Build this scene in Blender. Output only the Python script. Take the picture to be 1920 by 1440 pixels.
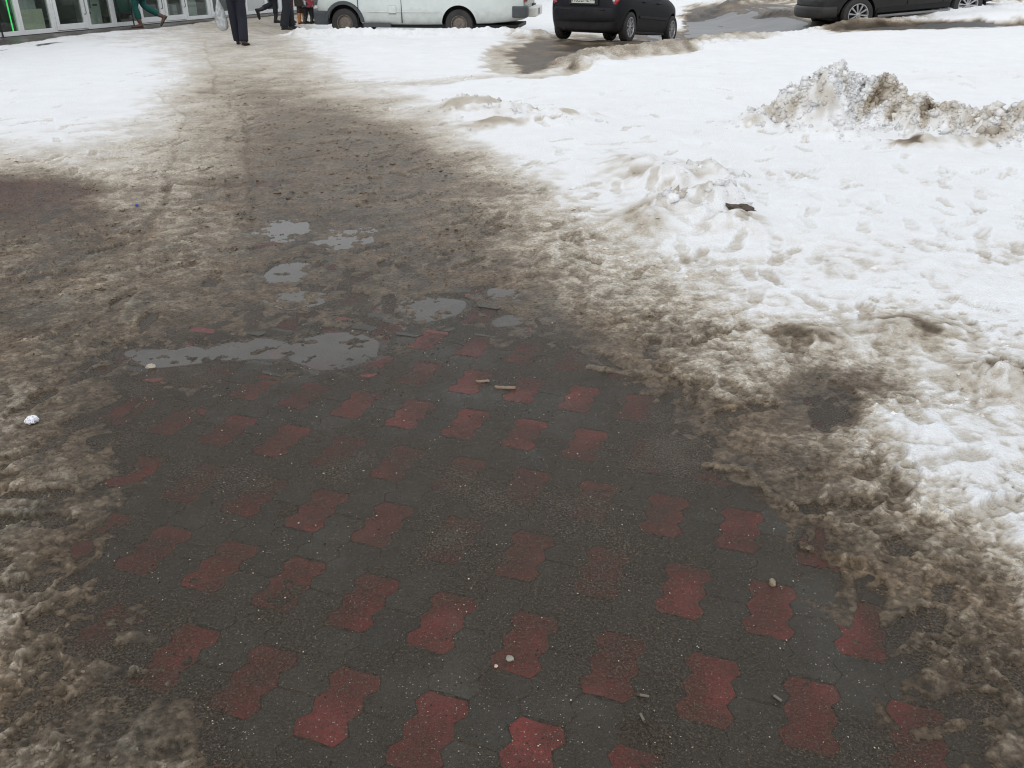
import bpy, bmesh, math, random
import numpy as np
import time
T0 = time.time()
from mathutils import Vector, Matrix

for o in list(bpy.data.objects):
    bpy.data.objects.remove(o)
SC = bpy.context.scene
COL = SC.collection
rad = math.radians

# ------------------------------------------------------------------ camera, sky, sun, exposure
CAM_H, PITCH, FPX = 1.55, rad(26.4), 1609.0          # metres, radians, focal length in photo pixels
cd = bpy.data.cameras.new('camera')
cd.sensor_width = 36.0
cd.lens = 36.0 * FPX / 1920.0
cd.clip_start, cd.clip_end = 0.05, 2000
cam = bpy.data.objects.new('camera', cd)
COL.objects.link(cam)
cam.location = (0, 0, CAM_H)
cam.rotation_euler = (math.pi / 2 - PITCH, 0, 0)
SC.camera = cam

SUN_EL, SUN_AZ = rad(42), rad(215)
w = bpy.data.worlds.new('World')
SC.world = w
w.use_nodes = True
nt = w.node_tree
sky = nt.nodes.new('ShaderNodeTexSky')
sky.sky_type = 'NISHITA'
sky.sun_disc = False
sky.sun_elevation = SUN_EL
sky.sun_rotation = SUN_AZ
sky.air_density, sky.dust_density, sky.ozone_density = 1.0, 6.0, 1.0
hs = nt.nodes.new('ShaderNodeHueSaturation')          # closed cloud deck: hardly any blue left
hs.inputs['Saturation'].default_value = 0.25
bg = nt.nodes['Background']
bg.inputs['Strength'].default_value = 0.134
nt.links.new(sky.outputs[0], hs.inputs['Color'])
deck = nt.nodes.new('ShaderNodeMix')                   # even light grey cloud in front of most of it
deck.data_type = 'RGBA'
deck.inputs[0].default_value = 0.82
deck.inputs[7].default_value = (8.0, 8.3, 8.7, 1)
nt.links.new(hs.outputs[0], deck.inputs[6])
nt.links.new(deck.outputs[2], bg.inputs['Color'])
sd = bpy.data.lights.new('sun', 'SUN')
sd.energy, sd.angle, sd.color = 0.5, rad(70), (1.0, 0.98, 0.95)
sun = bpy.data.objects.new('sun', sd)
COL.objects.link(sun)
sun.rotation_euler = (math.pi / 2 - SUN_EL, 0, math.pi - SUN_AZ)
SC.view_settings.view_transform = 'Standard'
SC.view_settings.look = 'None'
SC.view_settings.exposure = 0.0
SC.view_settings.gamma = 1.0
SC.view_settings.use_curve_mapping = False
SC.cycles.filter_width = 1.1

# ------------------------------------------------------------------ helpers
def tag(o, label=None, cat=None, group=None, kind=None):
    for k, v in (('label', label), ('category', cat), ('group', group), ('kind', kind)):
        if v:
            o[k] = v
    return o

def empty(name, loc=(0, 0, 0), rz=0.0):
    o = bpy.data.objects.new(name, None)
    COL.objects.link(o)
    o.location = loc
    o.rotation_euler = (0, 0, rz)
    o.empty_display_size = 0.1
    return o

def link(name, me, mat=None, parent=None):
    if mat is not None and not me.materials:
        me.materials.append(mat)
    o = bpy.data.objects.new(name, me)
    COL.objects.link(o)
    if parent is not None:
        o.parent = parent
    return o

def from_bm(name, bm, mat=None, parent=None, smooth=None):
    me = bpy.data.meshes.new(name)
    bm.normal_update()
    bm.to_mesh(me)
    bm.free()
    if smooth is not None:
        me.polygons.foreach_set('use_smooth', [True] * len(me.polygons))
        me.set_sharp_from_angle(angle=rad(smooth))
    return link(name, me, mat, parent)

def add_box(bm, x0, x1, y0, y1, z0, z1, bevel=0.0):
    m = Matrix.Translation(((x0 + x1) / 2, (y0 + y1) / 2, (z0 + z1) / 2)) @ Matrix.Diagonal((abs(x1 - x0), abs(y1 - y0), abs(z1 - z0), 1))
    r = bmesh.ops.create_cube(bm, size=1.0, matrix=m)
    if bevel:
        es = list({e for v in r['verts'] for e in v.link_edges})
        bmesh.ops.bevel(bm, geom=es, offset=bevel, segments=2, affect='EDGES', profile=0.6)

def box(name, mat, parent, x0, x1, y0, y1, z0, z1, bevel=0.004):
    bm = bmesh.new()
    add_box(bm, x0, x1, y0, y1, z0, z1, bevel)
    return from_bm(name, bm, mat, parent)

def add_ring_loft(bm, rings, cap=True):
    vs = [[bm.verts.new(p) for p in r] for r in rings]
    n = len(vs[0])
    for a, b in zip(vs[:-1], vs[1:]):
        for i in range(n):
            j = (i + 1) % n
            bm.faces.new((a[i], a[j], b[j], b[i]))
    if cap:
        bm.faces.new(list(reversed(vs[0])))
        bm.faces.new(vs[-1])
    return vs

def add_tube(bm, pts, rads, seg=12, sub=4, flat=None):
    """smooth tapered tube through pts; rads = radius or (rx, ry)"""
    P = [Vector(p) for p in pts]
    R = [(r, r) if not isinstance(r, tuple) else r for r in rads]
    PP, RR = [], []
    for i in range(len(P) - 1):
        p0, p1, p2, p3 = P[max(i - 1, 0)], P[i], P[i + 1], P[min(i + 2, len(P) - 1)]
        for k in range(sub):
            t = k / sub
            PP.append(0.5 * ((2 * p1) + (p2 - p0) * t + (2 * p0 - 5 * p1 + 4 * p2 - p3) * t * t + (3 * p1 - p0 - 3 * p2 + p3) * t ** 3))
            tt = t * t * (3 - 2 * t)
            RR.append((R[i][0] * (1 - tt) + R[i + 1][0] * tt, R[i][1] * (1 - tt) + R[i + 1][1] * tt))
    PP.append(P[-1]); RR.append(R[-1])
    rings = []
    for i, p in enumerate(PP):
        d = (PP[min(i + 1, len(PP) - 1)] - PP[max(i - 1, 0)]).normalized()
        a = Vector((1, 0, 0))
        if abs(d.dot(a)) > 0.9:
            a = Vector((0, 1, 0))
        b = d.cross(a).normalized()
        a = b.cross(d).normalized()
        rings.append([p + a * (RR[i][0] * math.cos(2 * math.pi * k / seg)) + b * (RR[i][1] * math.sin(2 * math.pi * k / seg)) for k in range(seg)])
    add_ring_loft(bm, rings)

def add_ball(bm, c, r, u=16, v=10):
    m = Matrix.Translation(c) @ Matrix.Diagonal((r[0], r[1], r[2], 1))
    bmesh.ops.create_uvsphere(bm, u_segments=u, v_segments=v, radius=1.0, matrix=m)

def bake(o):
    """freeze an object's modifiers into its mesh"""
    dg = bpy.context.evaluated_depsgraph_get()
    dg.update()
    me = bpy.data.meshes.new_from_object(o.evaluated_get(dg))
    o.modifiers.clear()
    o.data = me
    return o

def fuse(bm, name, mat, parent, voxel=0.014, ratio=0.35, smooth_it=6):
    """one continuous skin out of overlapping tubes and balls"""
    o = from_bm(name, bm, None, None)
    m = o.modifiers.new('r', 'REMESH'); m.mode = 'VOXEL'; m.voxel_size = voxel
    s = o.modifiers.new('s', 'SMOOTH'); s.factor = 0.5; s.iterations = smooth_it
    d = o.modifiers.new('d', 'DECIMATE'); d.ratio = ratio
    bake(o)
    o.data.materials.clear()
    o.data.materials.append(mat)
    o.data.polygons.foreach_set('use_smooth', [True] * len(o.data.polygons))
    o.parent = parent
    return o

# ------------------------------------------------------------------ materials
def mat_new(name):
    m = bpy.data.materials.new(name)
    m.use_nodes = True
    return m, m.node_tree, m.node_tree.nodes['Principled BSDF']

def N(nt, t, **kw):
    n = nt.nodes.new(t)
    for k, v in kw.items():
        if k in n.inputs:
            n.inputs[k].default_value = v
        else:
            setattr(n, k, v)
    return n

def noise(nt, scale, detail=4.0, rough=0.6, vec=None, dist=0.0):
    n = N(nt, 'ShaderNodeTexNoise', Scale=scale, Detail=detail, Roughness=rough, Distortion=dist)
    if vec is not None:
        nt.links.new(vec, n.inputs['Vector'])
    return n

def ramp(nt, src, stops):
    r = nt.nodes.new('ShaderNodeValToRGB')
    e = r.color_ramp.elements
    while len(e) < len(stops):
        e.new(0.5)
    for k, (p, c) in enumerate(stops):
        e[k].position = p
        e[k].color = (c[0], c[1], c[2], 1) if isinstance(c, tuple) else (c, c, c, 1)
    nt.links.new(src, r.inputs[0])
    return r

def mixc(nt, fac, a, b, mode='MIX'):
    m = nt.nodes.new('ShaderNodeMix')
    m.data_type = 'RGBA'
    m.blend_type = mode
    for sock, v in ((m.inputs[0], fac), (m.inputs[6], a), (m.inputs[7], b)):
        if hasattr(v, 'is_output'):
            nt.links.new(v, sock)
        elif isinstance(v, tuple):
            sock.default_value = (v[0], v[1], v[2], 1)
        else:
            sock.default_value = v
    return m.outputs[2]

def mathn(nt, op, a, b=None, clamp=False):
    m = nt.nodes.new('ShaderNodeMath')
    m.operation = op
    m.use_clamp = clamp
    for sock, v in ((m.inputs[0], a), (m.inputs[1], b)):
        if v is None:
            continue
        if hasattr(v, 'is_output'):
            nt.links.new(v, sock)
        else:
            sock.default_value = v
    return m.outputs[0]

def bump(nt, bsdf, height, strength=0.3, dist=0.01):
    b = N(nt, 'ShaderNodeBump', Strength=strength, Distance=dist)
    nt.links.new(height, b.inputs['Height'])
    nt.links.new(b.outputs[0], bsdf.inputs['Normal'])

def plain(name, col, rough=0.5, metal=0.0, var=0.12, scale=6.0, spec=None, coat=0.0, dirt=0.0, dirtc=(0.13, 0.11, 0.085), spray=None):
    """a paint / plastic / cloth colour with gentle procedural variation and optional grime"""
    m, nt, b = mat_new(name)
    tc = nt.nodes.new('ShaderNodeTexCoord')
    n = noise(nt, scale, 5.0, 0.6, tc.outputs['Object'])
    r = ramp(nt, n.outputs[0], [(0.25, tuple(c * (1 - var) for c in col)), (0.75, tuple(min(1, c * (1 + var)) for c in col))])
    out = r.outputs[0]
    if dirt:
        geo = nt.nodes.new('ShaderNodeNewGeometry')
        n2 = noise(nt, 3.5, 7.0, 0.7, geo.outputs['Position'])
        d = ramp(nt, n2.outputs[0], [(0.5 - dirt * 0.25, 0.0), (0.85, min(1.0, dirt))])
        out = mixc(nt, d.outputs[0], out, dirtc)
    if spray:      # dried road spray on the lower body
        sx = nt.nodes.new('ShaderNodeSeparateXYZ'); nt.links.new(tc.outputs['Object'], sx.inputs[0])
        n3 = noise(nt, 5.0, 7.0, 0.72, tc.outputs['Object'])
        hgt = mathn(nt, 'ADD', sx.outputs['Z'], mathn(nt, 'MULTIPLY', mathn(nt, 'SUBTRACT', n3.outputs[0], 0.5), 0.7))
        mr = N(nt, 'ShaderNodeMapRange'); nt.links.new(hgt, mr.inputs['Value'])
        mr.inputs['From Min'].default_value, mr.inputs['From Max'].default_value = spray[1], spray[0]
        out = mixc(nt, mathn(nt, 'MULTIPLY', mr.outputs[0], spray[3], True), out, spray[2])
    nt.links.new(out, b.inputs['Base Color'])
    b.inputs['Roughness'].default_value = rough
    b.inputs['Metallic'].default_value = metal
    if spec is not None:
        b.inputs['Specular IOR Level'].default_value = spec
    b.inputs['Coat Weight'].default_value = coat
    return m

def glassy(name, tint=(0.85, 0.9, 0.88), murk=0.0, murkc=(0.1, 0.1, 0.1), rough=0.02, ior=1.5, wave=0.0):
    """thin clear sheet: see-through body + mirror layer by Fresnel (+ some cloudy body)"""
    m, nt, b = mat_new(name)
    nt.nodes.remove(b)
    out = nt.nodes['Material Output']
    tr = N(nt, 'ShaderNodeBsdfTransparent'); tr.inputs[0].default_value = (*tint, 1)
    gl = N(nt, 'ShaderNodeBsdfGlossy', Roughness=rough)
    g0 = nt.nodes.new('ShaderNodeNewGeometry')
    dt = nt.nodes.new('ShaderNodeVectorMath'); dt.operation = 'DOT_PRODUCT'
    nt.links.new(g0.outputs['Normal'], dt.inputs[0]); nt.links.new(g0.outputs['Incoming'], dt.inputs[1])
    f0 = ((ior - 1) / (ior + 1)) ** 2
    pw = mathn(nt, 'POWER', mathn(nt, 'SUBTRACT', 1.0, mathn(nt, 'ABSOLUTE', dt.outputs['Value'])), 5.0)
    fr_out = mathn(nt, 'ADD', f0, mathn(nt, 'MULTIPLY', pw, 1 - f0))
    mx = nt.nodes.new('ShaderNodeMixShader')
    body = tr.outputs[0]
    if murk:
        df = N(nt, 'ShaderNodeBsdfDiffuse'); df.inputs[0].default_value = (*murkc, 1)
        m0 = nt.nodes.new('ShaderNodeMixShader')
        geo = nt.nodes.new('ShaderNodeNewGeometry')
        nn = noise(nt, 2.2, 4.0, 0.6, geo.outputs['Position'])
        rr = ramp(nt, nn.outputs[0], [(0.35, murk * 0.6), (0.65, min(1, murk * 1.3))])
        nt.links.new(rr.outputs[0], m0.inputs[0])
        nt.links.new(body, m0.inputs[1]); nt.links.new(df.outputs[0], m0.inputs[2])
        body = m0.outputs[0]
    if wave:
        geo = nt.nodes.new('ShaderNodeNewGeometry')
        nn = noise(nt, 30, 2.0, 0.5, geo.outputs['Position'])
        bp = N(nt, 'ShaderNodeBump', Strength=wave, Distance=0.002)
        nt.links.new(nn.outputs[0], bp.inputs['Height'])
        nt.links.new(bp.outputs[0], gl.inputs['Normal'])
    nt.links.new(fr_out, mx.inputs[0])
    nt.links.new(body, mx.inputs[1]); nt.links.new(gl.outputs[0], mx.inputs[2])
    nt.links.new(mx.outputs[0], out.inputs[0])
    return m

# ------------------------------------------------------------------ numpy noise
_rng = np.random.default_rng(7)
_ang = _rng.random(4096) * 2 * np.pi
_GX, _GY = np.cos(_ang), np.sin(_ang)

def perlin(x, y, seed=0):
    xi = np.floor(x).astype(np.int64); yi = np.floor(y).astype(np.int64)
    fx, fy = x - xi, y - yi
    u = fx * fx * fx * (fx * (fx * 6 - 15) + 10); v = fy * fy * fy * (fy * (fy * 6 - 15) + 10)
    def g(ix, iy, dx, dy):
        h = (ix * 374761393 + iy * 668265263 + seed * 974634777) & 0xffffffff
        h = ((h ^ (h >> 13)) * 1274126177) & 0xffffffff
        h = (h ^ (h >> 16)) & 4095
        return _GX[h] * dx + _GY[h] * dy
    a = g(xi, yi, fx, fy); b = g(xi + 1, yi, fx - 1, fy)
    c = g(xi, yi + 1, fx, fy - 1); d = g(xi + 1, yi + 1, fx - 1, fy - 1)
    a = a + (b - a) * u
    c = c + (d - c) * u
    return (a + (c - a) * v) * 1.5

def fbm(x, y, size, octs=3, seed=0, gain=0.5):
    t = np.zeros_like(x); amp = 1.0; tot = 0.0
    for k in range(octs):
        t += amp * perlin(x / size + 17.3 * k, y / size - 9.1 * k, seed + k)
        tot += amp; amp *= gain; size *= 0.5
    return t / tot

def sstep(a, b, x):
    t = np.clip((x - a) / (b - a), 0, 1)
    return t * t * (3 - 2 * t)

# ------------------------------------------------------------------ the lie of the land
def elev(X, Y):
    """gentle fall towards the road behind the snow bank, rise under the far right car"""
    return (-0.25 * sstep(18.8, 22.5, Y) * sstep(-7.0, -4.8, X) * (1 - sstep(6.0, 8.0, X))
            + 0.15 * sstep(5.5, 8.0, X) * sstep(15.0, 19.0, Y) + 0.24 * sstep(8.8, 11.2, X) * sstep(20.8, 21.6, Y))

CP, SP = math.cos(PITCH), math.sin(PITCH)
def to_px(X, Y, Z):
    z = Y * CP - (Z - CAM_H) * SP
    v = Y * SP + (Z - CAM_H) * CP
    return 960 + FPX * X / z, 720 - FPX * v / z

def gp(px, py, z=0.0):
    """survey: photo pixel -> point on the level z"""
    u = (px - 960) / FPX; v = -(py - 720) / FPX
    d = np.array([u, CP + v * SP, -SP + v * CP])
    p = d * ((CAM_H - z) / -d[2])
    return Vector((p[0], p[1], z))

# how much snow lies on the square (0 = wet bare pavers, .4 = brown slush, .75 = tan, 1 = clean snow), surveyed in strips
STRIPS = {
 40: [(0,.95),(350,.8),(420,.72),(560,.7),(600,.98),(2000,1)],
 80: [(0,0.92),(150,0.96),(340,0.86),(400,0.77),(500,0.75),(545,0.79),(590,0.96),(2000,1)],
 120: [(0,1),(250,1),(340,0.88),(390,0.77),(560,0.74),(610,0.85),(660,1),(2000,1)],
 170: [(0,1),(240,1),(330,0.85),(370,0.72),(450,0.58),(560,0.63),(640,0.82),(740,0.9),(820,1),(2000,1)],
 220: [(0,1),(200,0.97),(300,0.85),(350,0.7),(500,0.49),(620,0.45),(700,0.59),(800,0.86),(860,0.98),(2000,1)],
 270: [(0,0.92),(200,0.88),(300,0.75),(380,0.63),(520,0.41),(700,0.37),(780,0.47),(860,0.82),(920,0.98),(2000,1)],
 310: [(0,0.77),(150,0.8),(300,0.71),(400,0.6),(520,0.38),(750,0.36),(850,0.48),(920,0.8),(1000,0.97),(2000,1)],
 350: [(0,0.22),(110,0.3),(200,0.6),(330,0.6),(450,0.41),(600,0.36),(800,0.36),(900,0.55),(980,0.75),(1060,0.95),(2000,1)],
 400: [(0,0.22),(130,0.25),(220,0.5),(330,0.52),(430,0.45),(530,0.27),(700,0.32),(850,0.4),(950,0.55),(1050,0.72),(1130,0.93),(1250,1),(2000,1)],
 450: [(0,0.38),(100,0.35),(180,0.32),(300,0.45),(420,0.49),(520,0.2),(640,0.25),(800,0.33),(950,0.5),(1080,0.66),(1180,0.85),(1260,0.98),(2000,1)],
 500: [(0,0.38),(60,0.48),(120,0.35),(300,0.46),(450,0.38),(520,0.25),(650,0.3),(850,0.33),(950,0.48),(1060,0.6),(1200,0.74),(1290,0.88),(1420,0.92),(1600,0.9),(1750,0.95),(1920,0.92)],
 560: [(0,0.35),(300,0.41),(450,0.31),(600,0.26),(800,0.19),(920,0.2),(1000,0.3),(1080,0.55),(1230,0.68),(1330,0.81),(1450,0.95),(1580,0.98),(1920,0.98)],
 620: [(0,0.3),(250,0.34),(350,0.21),(500,0.21),(600,0.16),(850,0.16),(1050,0.22),(1150,0.45),(1300,0.6),(1420,0.83),(1560,0.87),(1700,0.81),(1820,0.91),(1920,0.97)],
 670: [(0,0.38),(80,0.38),(180,0.3),(270,0.17),(450,0.12),(700,0.1),(1050,0.12),(1150,0.3),(1300,0.5),(1400,0.71),(1550,0.81),(1700,0.81),(1920,0.91)],
 730: [(0,0.48),(100,0.38),(200,0.17),(400,0.18),(600,0.1),(1100,0.07),(1200,0.15),(1350,0.57),(1450,0.57),(1540,0.18),(1620,0.35),(1750,0.84),(1920,0.89)],
 780: [(0,0.48),(100,0.33),(200,0.12),(400,0.13),(700,0.06),(1100,0.06),(1200,0.06),(1330,0.35),(1450,0.35),(1540,0.12),(1600,0.12),(1650,0.67),(1800,0.84),(1920,0.91)],
 830: [(0,0.43),(120,0.3),(230,0.12),(500,0.07),(1150,0.06),(1300,0.2),(1420,0.35),(1560,0.57),(1640,0.85),(1740,0.97),(1830,0.93),(1920,0.89)],
 900: [(0,0.43),(150,0.3),(280,0.12),(500,0.06),(1200,0.06),(1330,0.2),(1500,0.32),(1620,0.57),(1720,0.79),(1800,0.97),(1880,0.95),(1920,0.92)],
 970: [(0,0.4),(150,0.32),(280,0.1),(450,0.06),(1230,0.05),(1400,0.08),(1500,0.25),(1650,0.5),(1760,0.58),(1840,0.93),(1920,0.93)],
 1040: [(0,0.43),(130,0.23),(250,0.12),(380,0.08),(1300,0.05),(1420,0.04),(1520,0.2),(1650,0.28),(1820,0.45),(1880,0.72),(1940,0.97)],
 1100: [(0,0.48),(100,0.38),(220,0.2),(330,0.1),(1350,0.05),(1500,0.1),(1620,0.25),(1780,0.39),(1900,0.47),(1950,0.85)],
 1180: [(0,0.48),(80,0.38),(200,0.16),(260,0.2),(350,0.15),(450,0.05),(1400,0.05),(1540,0.06),(1650,0.2),(1780,0.35),(1920,0.43)],
 1260: [(0,0.48),(100,0.38),(200,0.28),(300,0.16),(400,0.1),(520,0.05),(1500,0.05),(1640,0.1),(1760,0.29),(1920,0.4)],
 1340: [(0,0.45),(130,0.33),(220,0.3),(330,0.3),(420,0.1),(520,0.05),(1550,0.05),(1700,0.2),(1920,0.35)],
 1440: [(0,0.38),(150,0.38),(300,0.35),(420,0.12),(520,0.05),(1600,0.05),(1750,0.2),(1920,0.35)],
 1700: [(0,.3),(300,.2),(500,.1),(1600,.05),(1920,.3)],
}
TX = np.arange(-500, 2421, 3.0)
TY = np.arange(-70, 1701, 2.0)
_ys = np.array(sorted(STRIPS))
_rows = np.array([np.interp(TX, *zip(*STRIPS[y])) for y in _ys])
_k = np.clip(np.searchsorted(_ys, TY) - 1, 0, len(_ys) - 2)
_t = np.clip((TY - _ys[_k]) / (_ys[_k + 1] - _ys[_k]), 0, 1)[:, None]
TAB = _rows[_k] * (1 - _t) + _rows[_k + 1] * _t

def in_poly(px, py, poly):
    r = np.zeros(px.shape, bool)
    n = len(poly)
    for i in range(n):
        (x0, y0), (x1, y1) = poly[i], poly[(i + 1) % n]
        if y0 == y1:
            continue
        c = ((y0 > py) != (y1 > py)) & (px < (x1 - x0) * (py - y0) / (y1 - y0) + x0)
        r ^= c
    return r

GXT, GYT = np.meshgrid(TX, TY)
for poly, val in (
    ([(900, 118), (930, 88), (985, 66), (1300, 55), (1280, 14), (1340, 4), (1500, 3), (1560, 22), (1520, 36), (1620, 42), (1930, 36), (2300, 32), (2300, 50), (1930, 54), (1700, 60), (1560, 64), (1480, 72), (1350, 88), (1300, 104), (1210, 114), (1130, 126), (1080, 146), (980, 154), (910, 140)], 0.74),
    ([(960, 100), (1000, 78), (1290, 62), (1290, 20), (1340, 10), (1470, 8), (1520, 24), (1500, 38), (1620, 46), (1930, 40), (2300, 36), (2300, 46), (1930, 50), (1700, 56), (1560, 60), (1480, 68), (1340, 82), (1290, 98), (1210, 108), (1130, 118), (1060, 138), (990, 140), (960, 120)], 0.27),
    ([(1285, 64), (1285, 26), (1340, 24), (1440, 25), (1480, 34), (1500, 46), (1600, 52), (1900, 47), (1900, 51), (1600, 58), (1480, 66), (1400, 74), (1330, 80)], 0.02),
    ([(720, 168), (850, 152), (960, 142), (1060, 130), (1060, 140), (960, 152), (850, 162), (730, 176)], 0.86)):
    TAB[in_poly(GXT, GYT, poly)] = val
for ax, n in ((1, 5), (0, 3)):
    TAB = sum(np.roll(TAB, k, ax) for k in range(-(n // 2), n // 2 + 1)) / n

def tab(px, py):
    fx = np.clip((px - TX[0]) / 3.0, 0, len(TX) - 1.001); fy = np.clip((py - TY[0]) / 2.0, 0, len(TY) - 1.001)
    ix, iy = fx.astype(int), fy.astype(int)
    fx, fy = fx - ix, fy - iy
    return (TAB[iy, ix] * (1 - fx) + TAB[iy, ix + 1] * fx) * (1 - fy) + (TAB[iy + 1, ix] * (1 - fx) + TAB[iy + 1, ix + 1] * fx) * fy

# puddle hollows in the paving: centre and size surveyed
HOLLOWS = [((535, 430), .2, .3, 1.0), ((545, 510), .14, .2, 1.0), ((650, 445), .22, .35, .95), ((630, 655), .24, .24, 1.0), ((470, 655), .24, .16, .95), ((320, 665), .3, .14, .8),
           ((810, 578), .2, .2, 1.0), ((955, 600), .12, .12, .9), ((960, 550), .16, .14, .8), ((560, 560), .4, .3, .6)]
HOL = [(gp(*c), a, b, s) for c, a, b, s in HOLLOWS]
def hollow(X, Y):
    p = np.zeros_like(X)
    wx = X + 0.05 * perlin(X / .2, Y / .2, 91); wy = Y + 0.05 * perlin(X / .2, Y / .2, 92)
    for c, a, b, s in HOL:
        p = np.maximum(p, s * np.exp(-(((wx - c.x) / a) ** 2 + ((wy - c.y) / b) ** 2)))
    return p
WATER_Z = -0.0045

def poly_dist(X, Y, pts):
    d = np.full(X.shape, 1e9)
    for (ax, ay), (bx, by) in zip(pts[:-1], pts[1:]):
        vx, vy = bx - ax, by - ay
        t = np.clip(((X - ax) * vx + (Y - ay) * vy) / (vx * vx + vy * vy + 1e-12), 0, 1)
        d = np.minimum(d, np.hypot(X - ax - t * vx, Y - ay - t * vy))
    return d

def pxline(pts, z=0.0):
    return [tuple(gp(x, y, z)[:2]) for x, y in pts]

# shovelled heaps: photo position of the foot, radii in metres, height, dirt with painted shade
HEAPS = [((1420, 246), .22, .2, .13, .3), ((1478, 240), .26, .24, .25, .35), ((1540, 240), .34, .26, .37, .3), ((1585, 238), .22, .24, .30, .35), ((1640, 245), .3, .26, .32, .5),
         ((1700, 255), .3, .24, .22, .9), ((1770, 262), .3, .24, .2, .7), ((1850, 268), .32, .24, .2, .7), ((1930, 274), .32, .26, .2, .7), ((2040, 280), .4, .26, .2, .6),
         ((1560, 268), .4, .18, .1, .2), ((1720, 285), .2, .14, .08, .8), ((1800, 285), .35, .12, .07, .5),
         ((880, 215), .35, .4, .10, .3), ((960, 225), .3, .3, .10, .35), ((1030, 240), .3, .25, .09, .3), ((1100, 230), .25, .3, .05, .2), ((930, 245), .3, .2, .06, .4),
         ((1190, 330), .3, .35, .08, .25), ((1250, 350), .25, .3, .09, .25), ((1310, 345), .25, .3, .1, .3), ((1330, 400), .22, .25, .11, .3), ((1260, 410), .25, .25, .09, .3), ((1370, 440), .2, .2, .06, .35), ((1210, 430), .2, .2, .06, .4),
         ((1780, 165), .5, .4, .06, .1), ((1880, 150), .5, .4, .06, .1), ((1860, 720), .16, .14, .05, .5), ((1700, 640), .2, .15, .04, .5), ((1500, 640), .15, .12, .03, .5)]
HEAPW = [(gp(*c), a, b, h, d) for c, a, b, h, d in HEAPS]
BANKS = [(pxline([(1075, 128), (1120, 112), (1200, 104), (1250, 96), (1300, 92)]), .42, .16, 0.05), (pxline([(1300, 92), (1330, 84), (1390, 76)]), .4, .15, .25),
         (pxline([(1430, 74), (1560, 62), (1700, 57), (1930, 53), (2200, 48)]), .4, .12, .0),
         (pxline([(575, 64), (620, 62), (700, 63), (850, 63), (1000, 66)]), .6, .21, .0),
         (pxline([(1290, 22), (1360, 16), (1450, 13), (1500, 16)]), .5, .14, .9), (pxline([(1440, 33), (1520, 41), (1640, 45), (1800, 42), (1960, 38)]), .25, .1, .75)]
GROOVES = [(pxline([(300, 180), (322, 200), (347, 222), (333, 265), (322, 300), (312, 350), (290, 410), (268, 460), (255, 500)]), .022, .009),
           (pxline([(425, 195), (452, 220), (462, 250), (462, 300), (472, 350), (470, 420)]), .022, .008),
           (pxline([(385, 80), (390, 110), (405, 150), (398, 180)]), .022, .006),
           (pxline([(350, 345), (430, 352), (520, 345), (560, 342)]), .07, .012), (pxline([(350, 172), (440, 178), (530, 178), (600, 172)]), .12, .010),
           (pxline([(360, 775), (400, 825), (440, 865), (480, 910)]), .007, .006), (pxline([(320, 1120), (350, 1190), (375, 1240), (405, 1300)]), .006, .006), (pxline([(305, 1005), (345, 1055), (390, 1085)]), .006, .006)]
CURLS = [(pxline([(1110, 690), (1180, 700), (1240, 705), (1330, 745)]), .02, .012), (pxline([(1400, 890), (1440, 925), (1490, 955)]), .012, .012), (pxline([(1505, 1022), (1550, 1042), (1600, 1050), (1625, 1062)]), .014, .016),
         (pxline([(1535, 935), (1575, 942), (1620, 945)]), .009, .014), (pxline([(1545, 958), (1590, 958), (1630, 955)]), .008, .012), (pxline([(1540, 975), (1580, 982), (1640, 978)]), .008, .012),
         (pxline([(1320, 876), (1365, 880), (1395, 885)]), .014, .012), (pxline([(1745, 1210), (1790, 1245), (1800, 1262)]), .010, .010),
         (pxline([(1760, 1195), (1800, 1205), (1845, 1190)]), .012, .009), (pxline([(255, 1262), (275, 1250), (305, 1252), (322, 1290)]), .007, .010), (pxline([(100, 1360), (115, 1390), (130, 1420)]), .016, .012),
         (pxline([(120, 1310), (125, 1275), (140, 1270)]), .012, .010), (pxline([(0, 1245), (40, 1235), (75, 1225)]), .018, .014), (pxline([(1090, 575), (1130, 590), (1160, 610), (1200, 625)]), .02, .012), (pxline([(1160, 660), (1195, 680), (1260, 690)]), .018, .010)]

WALL_A, WALL_B = Vector((-10.667, 19.219, 0)), Vector((-7.147, 28.638, 0))
WU = (WALL_B - WALL_A).normalized()
WN = Vector((WU.y, -WU.x, 0))

prng = random.Random(11)
PRINTS = []
for (x, y, a) in [(1575, 950, 10), (1690, 925, 60), (1850, 975, 20), (262, 893, 30), (60, 930, 0), (290, 870, -20), (545, 1085, 45), (215, 1225, -10), (300, 1285, 5), (1850, 715, 40), (60, 760, 80), (60, 980, 0),
                  (1700, 1180, 30), (1780, 1330, 10), (130, 1180, -20), (1400, 770, 20), (1330, 640, 40), (1620, 600, 70), (50, 1100, 15), (190, 1060, 60), (1650, 880, 40), (1290, 735, 30)]:
    p = gp(x, y)
    PRINTS.append((p.x, p.y, rad(a), prng.uniform(.010, .014), 1.0))
for _ in range(900):
    px_, py_ = prng.uniform(-100, 2000), prng.uniform(130, 1430)
    if prng.random() < 0.45:
        py_ = prng.uniform(130, 520)
    p = gp(px_, py_)
    PRINTS.append((p.x, p.y, prng.gauss(rad(75), .5) + (math.pi if prng.random() < .5 else 0), prng.uniform(.005, .011), prng.uniform(.3, 1)))

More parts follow.
